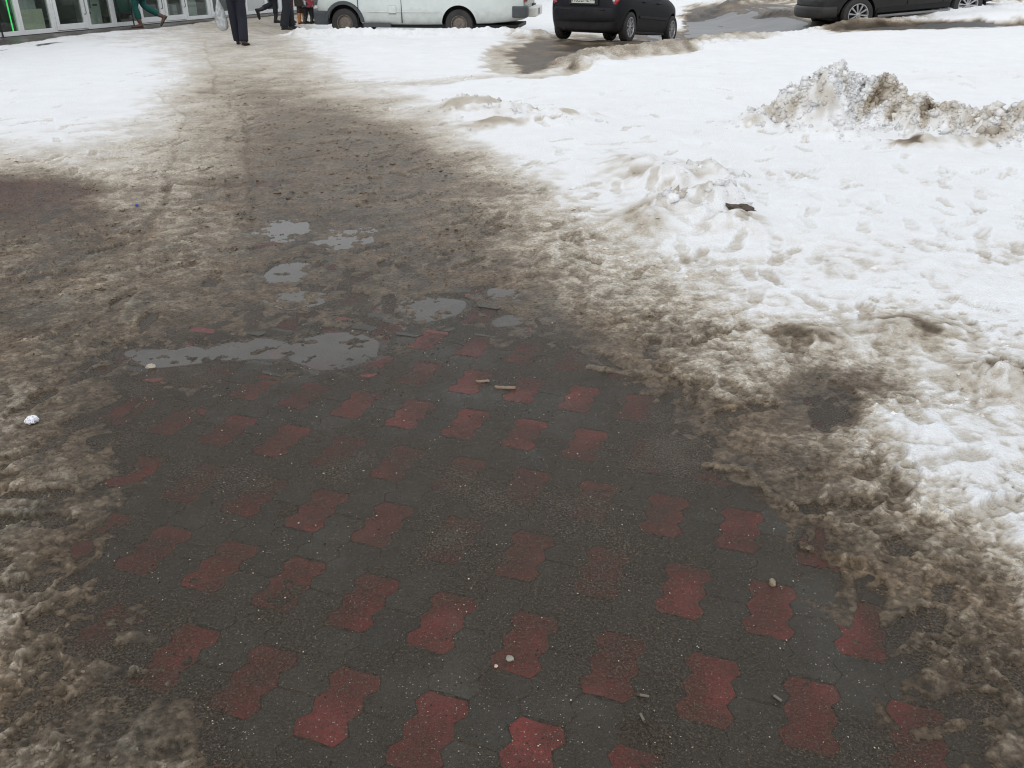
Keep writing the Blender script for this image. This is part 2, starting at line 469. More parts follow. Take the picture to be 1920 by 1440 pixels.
def ground_raw(X, Y, detail=True):
    """surface height, colour and wetness of the slush and snow cover"""
    E = elev(X, Y)
    far = np.clip(Y / 4.0, 0.7, 2.5)
    wx = X + far * (0.07 * perlin(X / .55, Y / .55, 1) + 0.03 * perlin(X / .14, Y / .14, 2))
    wy = Y + far * (0.09 * perlin(X / .55, Y / .55, 3) + 0.03 * perlin(X / .14, Y / .14, 4))
    px, py = to_px(wx, wy, elev(wx, wy))
    S = tab(px, py)
    hol = hollow(X, Y)
    qx = X + .030 * perlin(X / .11, Y / .11, 31); qy = Y + .030 * perlin(X / .11, Y / .11, 32)
    # no relief finer than the mesh can carry at that distance
    dy = np.minimum((Y * CP + CAM_H * SP) ** 2 * .00098, .055)
    fade = lambda f: np.clip((f / dy - 1.3) / 1.7, 0, 1)
    # trampled plates: flat tops, abrupt edges, at four sizes
    p0 = np.tanh(3.2 * fbm(qx, qy, .34, 2, 12))
    p1 = np.tanh(4.0 * perlin(qx / .105, qy / .095, 33)) * fade(.10)
    p2 = np.tanh(4.0 * perlin(qx / .048, qy / .043, 34)) * fade(.045)
    p3 = np.tanh(3.5 * perlin(X / .021, Y / .019, 35)) * fade(.020)
    r3 = perlin(X / .016, Y / .016, 43) * fade(.016)
    r4 = perlin(X / .009, Y / .009, 36) * fade(.009)
    rdg = (1 - np.abs(perlin(qx / .10, qy / .085, 44)) * 2.4) * fade(.07)
    ns = 0.34 * fbm(X, Y, .9, 2, 10) + .20 * p0 + .20 * p1 + .16 * p2 + .10 * p3
    win = np.interp(S, [0, .06, .2, .5, .8, .95, 1], [.05, .06, .15, .15, .20, .15, .05])
    S = S + sstep(14, 17, Y) * sstep(-1, 1, X) * (S < .9) * .30 * fbm(X, Y, 1.1, 3, 95, .6)
    S = S + sstep(14, 17, Y) * sstep(-1, 1, X) * (S < .8) * .16 * np.tanh(3 * perlin(X / .35, Y / .8, 96))
    s = S + win * ns
    sh = S + 1.0 * win * (.34 * fbm(X, Y, .9, 2, 10) + .10 * p0 + .07 * p1)
    # stray dirt on the clean snow, in drifts
    drift = sstep(.05, .45, fbm(X, Y, 1.3, 3, 22))
    spk = fade(.05) * sstep(.28, .5, perlin(X / .07, Y / .05, 21)) * drift
    spk2 = fade(.024) * sstep(.45, .55, perlin(X / .024, Y / .024, 23)) * sstep(.05, .4, fbm(X, Y, .7, 2, 24))
    s = s - np.where(S > .85, .16 * spk + .26 * spk2, 0)
    churn = .30 * p0 + .42 * p1 + .36 * p2 + .24 * p3 + .22 * rdg + .18 * r3 + .14 * r4 - .15
    rough_patch = .45 + .9 * sstep(-.35, .45, fbm(X, Y, .42, 2, 37))
    A = np.interp(s, [0, .12, .25, .5, .75, .9, 1.0], [0.0001, .0004, .0022, .0036, .0055, .0055, .0012]) * rough_patch
    z = np.interp(.75 * sh + .25 * s, [-.2, 0, .10, .16, .22, .3, .45, .6, .75, .9, 1.0, 1.2], [-.0007, -.0006, -.0005, -.0003, .0016, .0075, .013, .019, .028, .043, .058, .066])
    z = z + np.interp(s, [0, .08, .14, .2, .3], [0, .0001, .0002, .001, 0]) * (.7 * perlin(X / .075, Y / .075, 38) + .5 * perlin(X / .03, Y / .03, 39))
    z = z + hol * .034 * np.clip(fbm(X, Y, .11, 4, 40, .72) - .02, -.12, .5) - .0055 * hol * sstep(.15, .3, S)
    big = fbm(X, Y, 1.6, 2, 41) * np.interp(s, [.4, .9, 1], [0, .03, .04])
    z = z + A * churn + big - 0.011 * hol
    col_s = s + (.040 * p1 + .045 * p2 + .045 * p3 + .05 * r3 + .06 * r4) * np.interp(s, [0, .15, .4, .85, .97], [.1, .5, 1, .9, .08])
    # heaps and banks
    lump = .45 * np.tanh(3 * perlin(qx / .24, qy / .2, 51)) + .40 * np.tanh(3 * perlin(qx / .10, qy / .09, 52)) + .28 * fade(.045) * np.tanh(3 * perlin(X / .045, Y / .04, 53)) + .2 * r3
    hz = np.zeros_like(X); dirt_shade = np.zeros_like(X)
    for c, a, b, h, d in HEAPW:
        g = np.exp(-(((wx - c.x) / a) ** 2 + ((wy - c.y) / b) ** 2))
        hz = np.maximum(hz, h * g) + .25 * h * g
        dirt_shade = np.maximum(dirt_shade, d * np.clip(g * 1.6, 0, 1))
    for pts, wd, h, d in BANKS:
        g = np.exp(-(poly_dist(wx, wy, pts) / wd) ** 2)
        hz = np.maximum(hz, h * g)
        dirt_shade = np.maximum(dirt_shade, d * g)
    z = z + hz * (1.1 + .14 * lump) + .018 * np.minimum(hz * 7, 1) * lump
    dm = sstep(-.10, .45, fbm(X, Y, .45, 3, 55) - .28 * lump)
    col_s = col_s - dirt_shade * (.20 + .55 * dm - .10 * lump) * np.where(S > .6, 1, .2)  # dirt patches, over a base darkening painted in for weak heap shading
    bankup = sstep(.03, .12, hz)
    col_s = np.where((S < .8) & (bankup > 0), col_s + (0.75 - dirt_shade * .7 - col_s * .6) * bankup * .6, col_s)
    if detail:
        for pts, wd, dp in GROOVES:
            d = poly_dist(wx * .35 + X * .65, wy * .35 + Y * .65, pts)
            g = np.exp(-(d / wd) ** 2)
            sm = np.clip((s - .14) / .15, 0, 1)
            z = z + sm * (-dp * g + .5 * dp * np.exp(-((d - 2.0 * wd) / (.7 * wd)) ** 2))
            col_s = col_s - .07 * g * sm
        for pts, wd, hh in CURLS:
            d = poly_dist(wx * .25 + X * .75, wy * .25 + Y * .75, pts)
            g = np.clip(1 - (d / (wd * (1.3 + .35 * p2))) ** 2, 0, 1) ** .6
            z = z + hh * g * (.8 + .7 * r3 + .4 * r4)
            col_s = np.where(g > .15, np.maximum(col_s, .40 + .12 * r3 + .06 * r4), col_s)
            s = np.where(g > .15, np.maximum(s, .4), s)
        y0, y1, x0, x1 = Y.min() - .2, Y.max() + .2, X.min() - .2, X.max() + .2
        for fx, fy, fa, dp, vis in PRINTS:
            if fy < y0 or fy > y1 or fx < x0 or fx > x1:
                continue
            m = (np.abs(X - fx) < .2) & (np.abs(Y - fy) < .2)
            if not m.any():
                continue
            ca, sa = math.cos(fa), math.sin(fa)
            dx, dy = X[m] - fx, Y[m] - fy
            u = dx * ca + dy * sa; v = -dx * sa + dy * ca
            hw = np.interp(u, [-.14, -.12, -.08, -.02, .05, .1, .14], [.012, .03, .034, .028, .044, .042, .014])
            e = np.maximum(np.abs(u) - .138, np.abs(v) - hw) + .006 * perlin(u / .03, v / .03, int(abs(fx * 99)) % 50)
            ins = 1 - sstep(-.006, .004, e)
            rim = np.exp(-((e - .012) / .010) ** 2)
            tread = np.sin(u * 2 * math.pi / .017 + 3 * np.sin(v * 40)) * ins
            sm = np.clip((s[m] - .12) / .25, 0, 1) * vis
            z[m] += sm * (-dp * ins + .45 * dp * rim + .0012 * tread)
            col_s[m] += sm * (-.10 * ins + .05 * rim + .03 * tread)
    z = np.maximum(z, np.interp(s, [.28, .5], [-.02, .003]))
    z = np.where(Y < 8, np.maximum(z, -.0008 - .011 * hol), z)
    # dry strip of pavement along the shop front
    sx = (X - WALL_A.x) * WU.x + (Y - WALL_A.y) * WU.y
    dn = (X - WALL_A.x) * WN.x + (Y - WALL_A.y) * WN.y
    wdt = np.interp(sx, [-6, -1.5, 0, 3.4, 5, 6.6, 8, 14], [2.2, 1.9, 1.25, 1.25, .95, .45, .3, .3]) + .16 * perlin(X / .5, Y / .5, 61) + .07 * perlin(X / .15, Y / .15, 62)
    off = 1 - sstep(-.03, .03, dn - wdt)
    edge = np.exp(-((dn - wdt - .16) / .16) ** 2) * (sx < 7)
    z = z + .05 * edge * np.where(dn < 4, 1, 0)
    z = np.where(dn < 4, z * (1 - off) + (-.06) * off, z)
    stops = [-.1, .10, .22, .36, .48, .60, .72, .84, .94, 1.05]
    cr = np.interp(col_s, stops, [.045, .051, .082, .126, .186, .315, .49, .62, .81, .865])
    cg = np.interp(col_s, stops, [.0365, .040, .062, .096, .148, .266, .44, .588, .81, .89])
    cb = np.interp(col_s, stops, [.026, .0285, .042, .066, .106, .205, .368, .54, .81, .915])
    dr = np.exp(-(((X + 4.3) / 1.5) ** 2 + ((Y - 6.3) / .9) ** 2)) * (1 - sstep(.3, .5, s))      # old red paving shining through at the left
    tone = 1 + (.30 * fbm(X, Y, .34, 3, 71, .6) + .18 * perlin(X / .045, Y / .03, 74) + .20 * r4) * np.interp(s, [.6, .95], [1, .12])
    red = 1 + .10 * fbm(X, Y, .35, 2, 73) * (s < .5)
    col = np.stack([cr * tone * red * (1 - .10 * dr), cg * tone * (1 - .40 * dr), cb * tone / red * (1 - .38 * dr)], -1)
    ro = np.interp(s, [0, .2, .35, .55, .8, 1], [.30, .32, .38, .48, .68, .8]) + .12 * sstep(5, 14, Y)
    return z + E, np.clip(col, 0.01, .91), ro, s

from concurrent.futures import ThreadPoolExecutor
def ground(X, Y, detail=True, step=24000):
    if len(X) <= step:
        return ground_raw(X, Y, detail)
    with ThreadPoolExecutor(4) as ex:
        parts = list(ex.map(lambda i: ground_raw(X[i:i + step], Y[i:i + step], detail), range(0, len(X), step)))
    return tuple(np.concatenate([p[k] for p in parts]) for k in range(4))

# ------------------------------------------------------------------ ground sheets
def grid_mesh(name, X, Y, Z):
    nr, nc = X.shape
    me = bpy.data.meshes.new(name)
    nv = nr * nc
    me.vertices.add(nv)
    me.vertices.foreach_set('co', np.stack([X, Y, Z], -1).astype(np.float32).ravel())
    a = (np.arange(nr - 1)[:, None] * nc + np.arange(nc - 1)[None]).ravel()
    q = np.stack([a, a + 1, a + nc + 1, a + nc], -1).astype(np.int32)
    nf = len(q)
    me.loops.add(nf * 4)
    me.loops.foreach_set('vertex_index', q.ravel())
    me.polygons.add(nf)
    me.polygons.foreach_set('loop_start', np.arange(0, nf * 4, 4, dtype=np.int32))
    me.polygons.foreach_set('loop_total', np.full(nf, 4, np.int32))
    me.polygons.foreach_set('use_smooth', np.ones(nf, bool))
    me.update(calc_edges=True)
    return me

def slush_material():
    m, nt, b = mat_new('slush_and_snow')
    at = N(nt, 'ShaderNodeAttribute', attribute_name='cover')
    aw = N(nt, 'ShaderNodeAttribute', attribute_name='dry')
    geo = nt.nodes.new('ShaderNodeNewGeometry')
    n1 = noise(nt, 42, 9, 0.74, geo.outputs['Position'])
    r1 = ramp(nt, n1.outputs[0], [(0.30, 0.80), (0.70, 1.22)])
    c = mixc(nt, 1.0, at.outputs['Color'], r1.outputs[0], 'MULTIPLY')
    # keep clean snow clean: grain only where it is dirty
    c2 = mixc(nt, mathn(nt, 'MULTIPLY', mathn(nt, 'SUBTRACT', aw.outputs['Fac'], 0.5, True), 3.0, True), c, at.outputs['Color'])
    # crushed ice grains of two sizes, each a little lighter or darker
    warp = noise(nt, 45, 3, .6, geo.outputs['Position'])
    wp = nt.nodes.new('ShaderNodeVectorMath'); wp.operation = 'MULTIPLY_ADD'
    nt.links.new(warp.outputs['Color'], wp.inputs[0]); wp.inputs[1].default_value = (.012, .012, .012); nt.links.new(geo.outputs['Position'], wp.inputs[2])
    va = N(nt, 'ShaderNodeTexVoronoi', Scale=78.0); nt.links.new(wp.outputs[0], va.inputs['Vector'])
    dirty = mathn(nt, 'SUBTRACT', 1.0, mathn(nt, 'MULTIPLY', mathn(nt, 'SUBTRACT', aw.outputs['Fac'], 0.55, True), 4.5, True))
    for vv, lo, hi in ((va, .70, 1.30),):
        sv_ = nt.nodes.new('ShaderNodeSeparateColor'); nt.links.new(vv.outputs['Color'], sv_.inputs[0])
        c2 = mixc(nt, dirty, c2, mixc(nt, 1.0, c2, ramp(nt, sv_.outputs[0], [(0.1, lo), (0.9, hi)]).outputs[0], 'MULTIPLY'))
    vg = N(nt, 'ShaderNodeTexVoronoi', Scale=130.0); nt.links.new(geo.outputs['Position'], vg.inputs['Vector'])
    sg = nt.nodes.new('ShaderNodeSeparateColor'); nt.links.new(vg.outputs['Color'], sg.inputs[0])
    spot = mathn(nt, 'MULTIPLY', ramp(nt, vg.outputs['Distance'], [(0.12, 1.0), (0.26, 0.0)]).outputs[0], ramp(nt, sg.outputs[0], [(0.72, 0.0), (0.76, 1.0)]).outputs[0])
    dirty = mathn(nt, 'SUBTRACT', 1.0, mathn(nt, 'MULTIPLY', mathn(nt, 'SUBTRACT', aw.outputs['Fac'], 0.55, True), 4.5, True))
    c2 = mixc(nt, mathn(nt, 'MULTIPLY', mathn(nt, 'MULTIPLY', spot, dirty), 0.7), c2, (.035, .029, .022))      # sand and cinder grains
    nt.links.new(c2, b.inputs['Base Color'])
    n2 = noise(nt, 60, 4, 0.6, geo.outputs['Position'])
    rr = ramp(nt, n2.outputs[0], [(0.3, 0.7), (0.7, 1.2)])
    nt.links.new(mathn(nt, 'MULTIPLY', aw.outputs['Fac'], rr.outputs[0], True), b.inputs['Roughness'])

    b.inputs['IOR'].default_value = 1.33
    b.inputs['Specular IOR Level'].default_value = 0.4
    n3 = noise(nt, 60, 8, 0.74, geo.outputs['Position'])
    hgt = mathn(nt, 'ADD', n3.outputs[0], mathn(nt, 'MULTIPLY', va.outputs['Distance'], -0.6))
    bump(nt, b, hgt, 0.9, 0.012)
    return m

ys = [0.6]
while ys[-1] < 48:
    y = ys[-1]
    zc = y * CP + CAM_H * SP
    cap = 0.055 if y < 6.8 else 0.03 if y < 9.6 else 0.055 if y < 14 else (0.085 if y < 27 else 0.25)
    ys.append(y + min(zc * zc * 0.00098, cap))
ys = np.array(ys)
tt = np.linspace(-1, 1, 1080)
zc = ys * CP + CAM_H * SP
half = np.maximum(0.597 * 1.32 * zc, 1.6)
Yg = np.repeat(ys[:, None], len(tt), 1)
Xg = half[:, None] * tt[None]
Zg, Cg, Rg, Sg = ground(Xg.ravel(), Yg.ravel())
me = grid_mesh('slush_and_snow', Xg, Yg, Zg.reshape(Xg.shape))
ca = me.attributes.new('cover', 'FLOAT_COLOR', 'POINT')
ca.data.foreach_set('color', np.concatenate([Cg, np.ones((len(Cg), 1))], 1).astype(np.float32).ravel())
da = me.attributes.new('dry', 'FLOAT', 'POINT')
da.data.foreach_set('value', Rg.astype(np.float32))
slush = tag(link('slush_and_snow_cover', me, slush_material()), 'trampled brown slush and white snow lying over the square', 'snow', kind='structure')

def gz(x, y):
    return float(ground(np.array([float(x)]), np.array([float(y)]))[0][0])

bm = bmesh.new()
bmesh.ops.create_grid(bm, x_segments=8, y_segments=8, size=400)
tag(from_bm('ground', bm, plain('far_snow', (0.8, 0.81, 0.83), 0.8, var=.06, scale=.3)), 'snow covered ground reaching to the horizon', 'ground', kind='structure').location = (0, 60, -0.32)

# wet asphalt road behind the bank
xs_, ys_ = np.meshgrid(np.linspace(2.6, 16, 40), np.linspace(18.6, 30, 40))
m, nt, b = mat_new('wet_asphalt')
geo = nt.nodes.new('ShaderNodeNewGeometry')
n1 = noise(nt, 1.2, 6, 0.65, geo.outputs['Position'])
n2 = noise(nt, 90, 3, 0.6, geo.outputs['Position'])
c = mixc(nt, 0.35, ramp(nt, n1.outputs[0], [(0.3, (.075, .076, .08)), (0.7, (.125, .125, .128))]).outputs[0], ramp(nt, n2.outputs[0], [(0.3, .05), (0.7, .2)]).outputs[0])
nt.links.new(c, b.inputs['Base Color'])
nt.links.new(ramp(nt, n1.outputs[0], [(0.3, 0.34), (0.7, 0.46)]).outputs[0], b.inputs['Roughness'])
tag(link('road', grid_mesh('road', xs_, ys_, elev(xs_, ys_) + 0.003), m), 'wet grey asphalt road behind the snow bank', 'road', kind='structure')

# ------------------------------------------------------------------ paving
TH = rad(-19.5)
PN, PT = Vector((math.cos(TH), math.sin(TH), 0)), Vector((-math.sin(TH), math.cos(TH), 0))
PO = Vector((-0.8345, 1.6046, 0))
PW, PL = 0.11465, 0.22355

def paver_material(name, c0, c1):
    m, nt, b = mat_new(name)
    geo = nt.nodes.new('ShaderNodeNewGeometry')
    oi = nt.nodes.new('ShaderNodeObjectInfo')
    P = geo.outputs['Position']
    n1 = noise(nt, 130, 6, 0.78, P)
    base = ramp(nt, n1.outputs[0], [(0.3, c0), (0.7, c1)]).outputs[0]
    tone = ramp(nt, oi.outputs['Random'], [(0.0, 0.82), (1.0, 1.18)])
    base = mixc(nt, 1.0, base, tone.outputs[0], 'MULTIPLY')
    v = N(nt, 'ShaderNodeTexVoronoi', Scale=150.0); nt.links.new(P, v.inputs['Vector'])
    sep = nt.nodes.new('ShaderNodeSeparateColor'); nt.links.new(v.outputs['Color'], sep.inputs[0])
    near = ramp(nt, v.outputs['Distance'], [(0.20, 1.0), (0.32, 0.0)]).outputs[0]
    dark = ramp(nt, sep.outputs[0], [(0.55, 0.0), (0.57, 1.0)]).outputs[0]
    lite = ramp(nt, sep.outputs[1], [(0.86, 0.0), (0.88, 1.0)]).outputs[0]
    base = mixc(nt, mathn(nt, 'MULTIPLY', mathn(nt, 'MULTIPLY', near, dark), 0.75), base, (.018, .018, .017))
    base = mixc(nt, mathn(nt, 'MULTIPLY', mathn(nt, 'MULTIPLY', near, lite), 0.8), base, (.36, .32, .26))
    # film of mud and meltwater, in drifts of its own shape
    n2 = noise(nt, 4.0, 6, 0.62, P, 0.6)
    n3 = noise(nt, 26, 5, 0.7, P)
    f = ramp(nt, mathn(nt, 'ADD', mathn(nt, 'MULTIPLY', n2.outputs[0], 0.66), mathn(nt, 'MULTIPLY', n3.outputs[0], 0.34)), [(0.42, 0.0), (0.68, 0.6)])
    n5 = noise(nt, 420, 3, 0.75, P)
    mud = ramp(nt, n5.outputs[0], [(0.3, (.030, .0255, .0195)), (0.7, (.086, .074, .057))]).outputs[0]
    base = mixc(nt, f.outputs[0], base, mud)
    nt.links.new(base, b.inputs['Base Color'])
    nt.links.new(ramp(nt, n3.outputs[0], [(0.35, 0.22), (0.7, 0.5)]).outputs[0], b.inputs['Roughness'])
    b.inputs['Specular IOR Level'].default_value = 0.18
    n4 = noise(nt, 300, 4, 0.7, P)
    bump(nt, b, n4.outputs[0], 0.5, 0.003)
    return m

M_RED = paver_material('red_paver', (.082, .019, .016), (.195, .044, .037))
M_GREY = paver_material('grey_paver', (.026, .0235, .0195), (.070, .063, .051))

def paver_outline(grow=0.0):
    amp, gap = 0.011, 0.0016
    g = [(-.5, -.6), (-.42, .35), (-.32, 1), (-.25, 0), (-.18, -1), (-.08, -.1), (0, .6), (.08, -.1), (.18, -1), (.25, 0), (.32, 1), (.42, .35), (.5, -.6)]
    hl = PL / 2 - gap
    right = [(PW / 2 - gap + amp * a + grow, y / .5 * (hl + grow)) for y, a in g]
    left = [(-x, y) for x, y in reversed(right)]
    top = [(0.0, hl - .0035 + grow)]
    bot = [(0.0, -hl + .0035 - grow)]
    return right + top + left + bot

def paver_mesh(mat):
    bm = bmesh.new()
    top = paver_outline(-0.0022)
    rings = [[(x, y, -0.05) for x, y in paver_outline()], [(x, y, -0.0009) for x, y in paver_outline()], [(x, y, 0.0) for x, y in top]]
    vs = [[bm.verts.new(p) for p in r] for r in rings]
    n = len(top)
    for a, b in zip(vs[:-1], vs[1:]):
        for i in range(n):
            j = (i + 1) % n
            bm.faces.new((a[i], a[j], b[j], b[i]))
    bm.faces.new(vs[2])
    me = bpy.data.meshes.new('paver')
    bm.normal_update(); bm.to_mesh(me); bm.free()
    me.materials.append(mat)
    return me

PM = {True: paver_mesh(M_RED), False: paver_mesh(M_GREY)}
cells = []
for k in range(-60, 60):
    for mm in range(-30, 60):
        yy = (mm + 0.5 * (k & 1)) * PL
        p = PO + PN * (k * PW) + PT * yy
        if not (0.6 < p.y < 7.5 and abs(p.x) < 0.597 * 1.25 * (p.y * CP + CAM_H * SP)):
            continue
        j2 = round(2 * yy / (1.5 * PL)) / 2
        red = abs(j2 - round(j2)) < 1e-6 and (int(round(j2)) - k) % 2 == 0 and abs(yy - 1.5 * PL * j2) < 1e-6
        cells.append((p, red))
cx = np.array([c[0].x for c in cells]); cy = np.array([c[0].y for c in cells])
# how open the cover is over each stone
vis = np.zeros(len(cells))
for dx, dy in ((0, 0), (.05, .06), (-.05, .06), (.05, -.06), (-.05, -.06), (0, .1), (0, -.1)):
    zz = ground(cx + dx, cy + dy, False)[0]
    vis += (zz < -0.0005 - 0.011 * hollow(cx + dx, cy + dy) + .0005)
hol_c = hollow(cx, cy)
hol_n = np.stack([(hollow(cx + .05, cy) - hollow(cx - .05, cy)) / .1, (hollow(cx, cy + .05) - hollow(cx, cy - .05)) / .1], -1)
ppx, ppy = to_px(cx, cy, 0 * cx)
inview = (ppx > -40) & (ppx < 1960) & (ppy < 1480)
size = 1.0 / (cy * CP + CAM_H * SP)
score = size * np.where(inview, 1, .2) * np.where(vis >= 2, 1, np.where(vis >= 1, .5, .1))
order = np.argsort(-score)

bm = bmesh.new()
bmesh.ops.create_grid(bm, x_segments=4, y_segments=4, size=1)
for v in bm.verts:
    v.co.x *= 6.5; v.co.y = 4.3 + v.co.y * 3.8
pave = tag(from_bm('pavement', bm, plain('bedding_sand', (.09, .08, .066), 0.6, scale=40)), 'paving of red and grey interlocking stones under the slush', 'pavement', kind='structure')
pave.location.z = -0.05
prng2 = random.Random(3)
rest = {True: [], False: []}
for rank, ci in enumerate(order):
    p, red = cells[ci]
    z = -0.011 * hol_c[ci] + prng2.gauss(0, .0002)
    tl = 0.011 * (hol_n[ci] @ np.array([[1, 0], [0, 1]]))
    rot = Matrix.Rotation(TH + prng2.gauss(0, .006), 3, 'Z')
    nz_ = Vector((tl[0] + prng2.gauss(0, .002), tl[1] + prng2.gauss(0, .002), 1)).normalized()      # stones settle with the hollow
    rot = (Vector((0, 0, 1)).rotation_difference(nz_).to_matrix() @ rot)
    if rank < 300:
        o = bpy.data.objects.new('paver', PM[red])
        COL.objects.link(o)
        o.parent = pave
        o.location = (p.x, p.y, z + 0.05)
        o.rotation_euler = rot.to_euler()
    else:
        rest[red].append((p.x, p.y, z + 0.05, np.array(rot)))
for red in (True, False):
    src = PM[red]
    sv = np.array([v.co[:] for v in src.vertices]); sf = [list(f.vertices) for f in src.polygons]
    V, F = [], []
    for x, y, z, a in rest[red]:
        q = sv @ a.T + np.array([x, y, z])
        n0 = len(V)
        V.extend(q.tolist()); F.extend([[i + n0 for i in f] for f in sf])
    me = bpy.data.meshes.new('paver_field'); me.from_pydata(V, [], F); me.update()
    tag(link('paver_field', me, M_RED if red else M_GREY, pave), ('red' if red else 'grey') + ' paving stones mostly hidden under slush', kind='stuff')

# thin film of muddy water over the stones: thicker and cloudier towards the slush
fy = np.geomspace(.62, 7.6, 420)
fh = np.maximum(0.597 * 1.3 * (fy * CP + CAM_H * SP), 1.6)
Yf = np.repeat(fy[:, None], 420, 1); Xf = fh[:, None] * np.linspace(-1, 1, 420)[None]
Hf = hollow(Xf.ravel(), Yf.ravel())
pxf, pyf = to_px(Xf.ravel(), Yf.ravel(), 0)
Sf = tab(pxf, pyf)
xr, yr = Xf.ravel(), Yf.ravel()
cloud = .36 + .62 * fbm(xr, yr, .55, 3, 101, .6) + .30 * fbm(xr, yr, .13, 3, 102, .6) + 1.4 * np.clip(Sf - .06, 0, .4) + .05 * sstep(2.2, 4.5, yr)
for (mx_, my_), ma, mb, ms in (((1185, 790), .2, .3, .35), ((960, 930), .26, .18, .38), ((1230, 870), .15, .15, .25), ((1100, 940), .2, .15, .25), ((820, 1010), .15, .1, .25)):
    mc = gp(mx_, my_)
    cloud = cloud + ms * np.exp(-(((xr - mc.x) / ma) ** 2 + ((yr - mc.y) / mb) ** 2))
cloud = np.clip(cloud + .9 * sstep(.26, .42, Sf), .10, .97) * (1 - sstep(4.4, 5.4, yr))
me = grid_mesh('mud_film', Xf, Yf, (-0.011 * Hf + .0011).reshape(Xf.shape))
at = me.attributes.new('cloud', 'FLOAT', 'POINT'); at.data.foreach_set('value', cloud.astype(np.float32))
m, nt, b = mat_new('mud_film')
a_ = N(nt, 'ShaderNodeAttribute', attribute_name='cloud')
geo = nt.nodes.new('ShaderNodeNewGeometry')
n1 = noise(nt, 150, 6, .80, geo.outputs['Position'])
n2 = noise(nt, 60, 4, .65, geo.outputs['Position'])
c = ramp(nt, n1.outputs[0], [(0.33, (.010, .008, .0055)), (0.5, (.052, .040, .028)), (0.66, (.150, .120, .086))]).outputs[0]
nt.links.new(c, b.inputs['Base Color'])
al = mathn(nt, 'ADD', a_.outputs['Fac'], mathn(nt, 'MULTIPLY', mathn(nt, 'SUBTRACT', n2.outputs[0], .5), .55), True)
nt.links.new(mathn(nt, 'ADD', al, mathn(nt, 'MULTIPLY', mathn(nt, 'SUBTRACT', n1.outputs[0], .5), 1.3), True), b.inputs['Alpha'])
nt.links.new(ramp(nt, n2.outputs[0], [(0.35, .26), (0.65, .48)]).outputs[0], b.inputs['Roughness'])
b.inputs['Specular IOR Level'].default_value = .17
bump(nt, b, n1.outputs[0], .7, .005)
tag(link('mud_film', me, m), 'thin film of brown muddy water spread over the paving stones', 'water', kind='structure')

# meltwater standing in the hollows
xw, yw = np.meshgrid(np.linspace(-2.6, 1.5, 60), np.linspace(1.7, 6.4, 60))
tag(link('puddle_water', grid_mesh('puddle_water', xw, yw, np.full(xw.shape, WATER_Z)), glassy('meltwater', (.82, .80, .76), murk=.34, murkc=(.15, .14, .125), rough=.04, ior=1.33, wave=.12)),
    'shallow murky meltwater standing between the paving stones', 'water', kind='structure')
#PART2
# ------------------------------------------------------------------ shop front
SLAB = 0.06
M_FRAME = plain('white_upvc', (.78, .79, .78), .35, var=.05, dirt=.3, dirtc=(.55, .54, .5))
M_GLASS = glassy('shop_glass', (.78, .82, .80), rough=.01)
M_RENDER = plain('pale_cladding', (.52, .53, .52), .6, var=.06, scale=3, dirt=.3)
M_DARKIN = plain('dim_interior', (.26, .27, .24), .7)
M_BLACK = plain('black_metal', (.012, .012, .013), .4)
M_GREENBIN = plain('dark_green_steel', (.012, .055, .040), .4, dirt=.2)

def wall_obj(name):
    o = empty(name, (WALL_A.x, WALL_A.y, 0), math.atan2(WU.y, WU.x))
    return o       # local: +x along the wall (away), -y outwards to the square, z up

def s_at(px):
    """where along the shop wall a photo column falls (at the foot of the wall)"""
    py = 71 - 48 * px / 523.0
    u = (px - 960) / FPX; v = -(py - 720) / FPX
    dx, dy = u, CP + v * SP
    # intersect ray with wall line
    det = dx * (-WU.y) + WU.x * dy
    s_ = (dx * (-WALL_A.y) + dy * WALL_A.x) / -det if abs(det) > 1e-9 else 0
    # solve P = t*d = A + s*U
    M = np.array([[dx, -WU.x], [dy, -WU.y]])
    return float(np.linalg.solve(M, np.array([WALL_A.x, WALL_A.y]))[1])

bm = bmesh.new()
for (x0, x1, yo) in ((-14, -.4, -2.3), (-.4, 4.6, -1.3), (4.6, 34, -.6)):
    add_box(bm, x0, x1, yo, 5.5, -0.08, SLAB)
m, nt, b = mat_new('wet_concrete_apron')
geo = nt.nodes.new('ShaderNodeNewGeometry')
n1 = noise(nt, 2.0, 7, 0.7, geo.outputs['Position'])
nt.links.new(ramp(nt, n1.outputs[0], [(0.3, (.055, .045, .040)), (0.55, (.10, .088, .075)), (0.75, (.17, .155, .14))]).outputs[0], b.inputs['Base Color'])
nt.links.new(ramp(nt, n1.outputs[0], [(0.4, 0.25), (0.7, 0.65)]).outputs[0], b.inputs['Roughness'])
apron = tag(from_bm('shop_apron', bm, m), 'low wet concrete apron along the foot of the shop front', 'pavement', kind='structure')
apron.location = (WALL_A.x, WALL_A.y, 0); apron.rotation_euler = (0, 0, math.atan2(WU.y, WU.x))

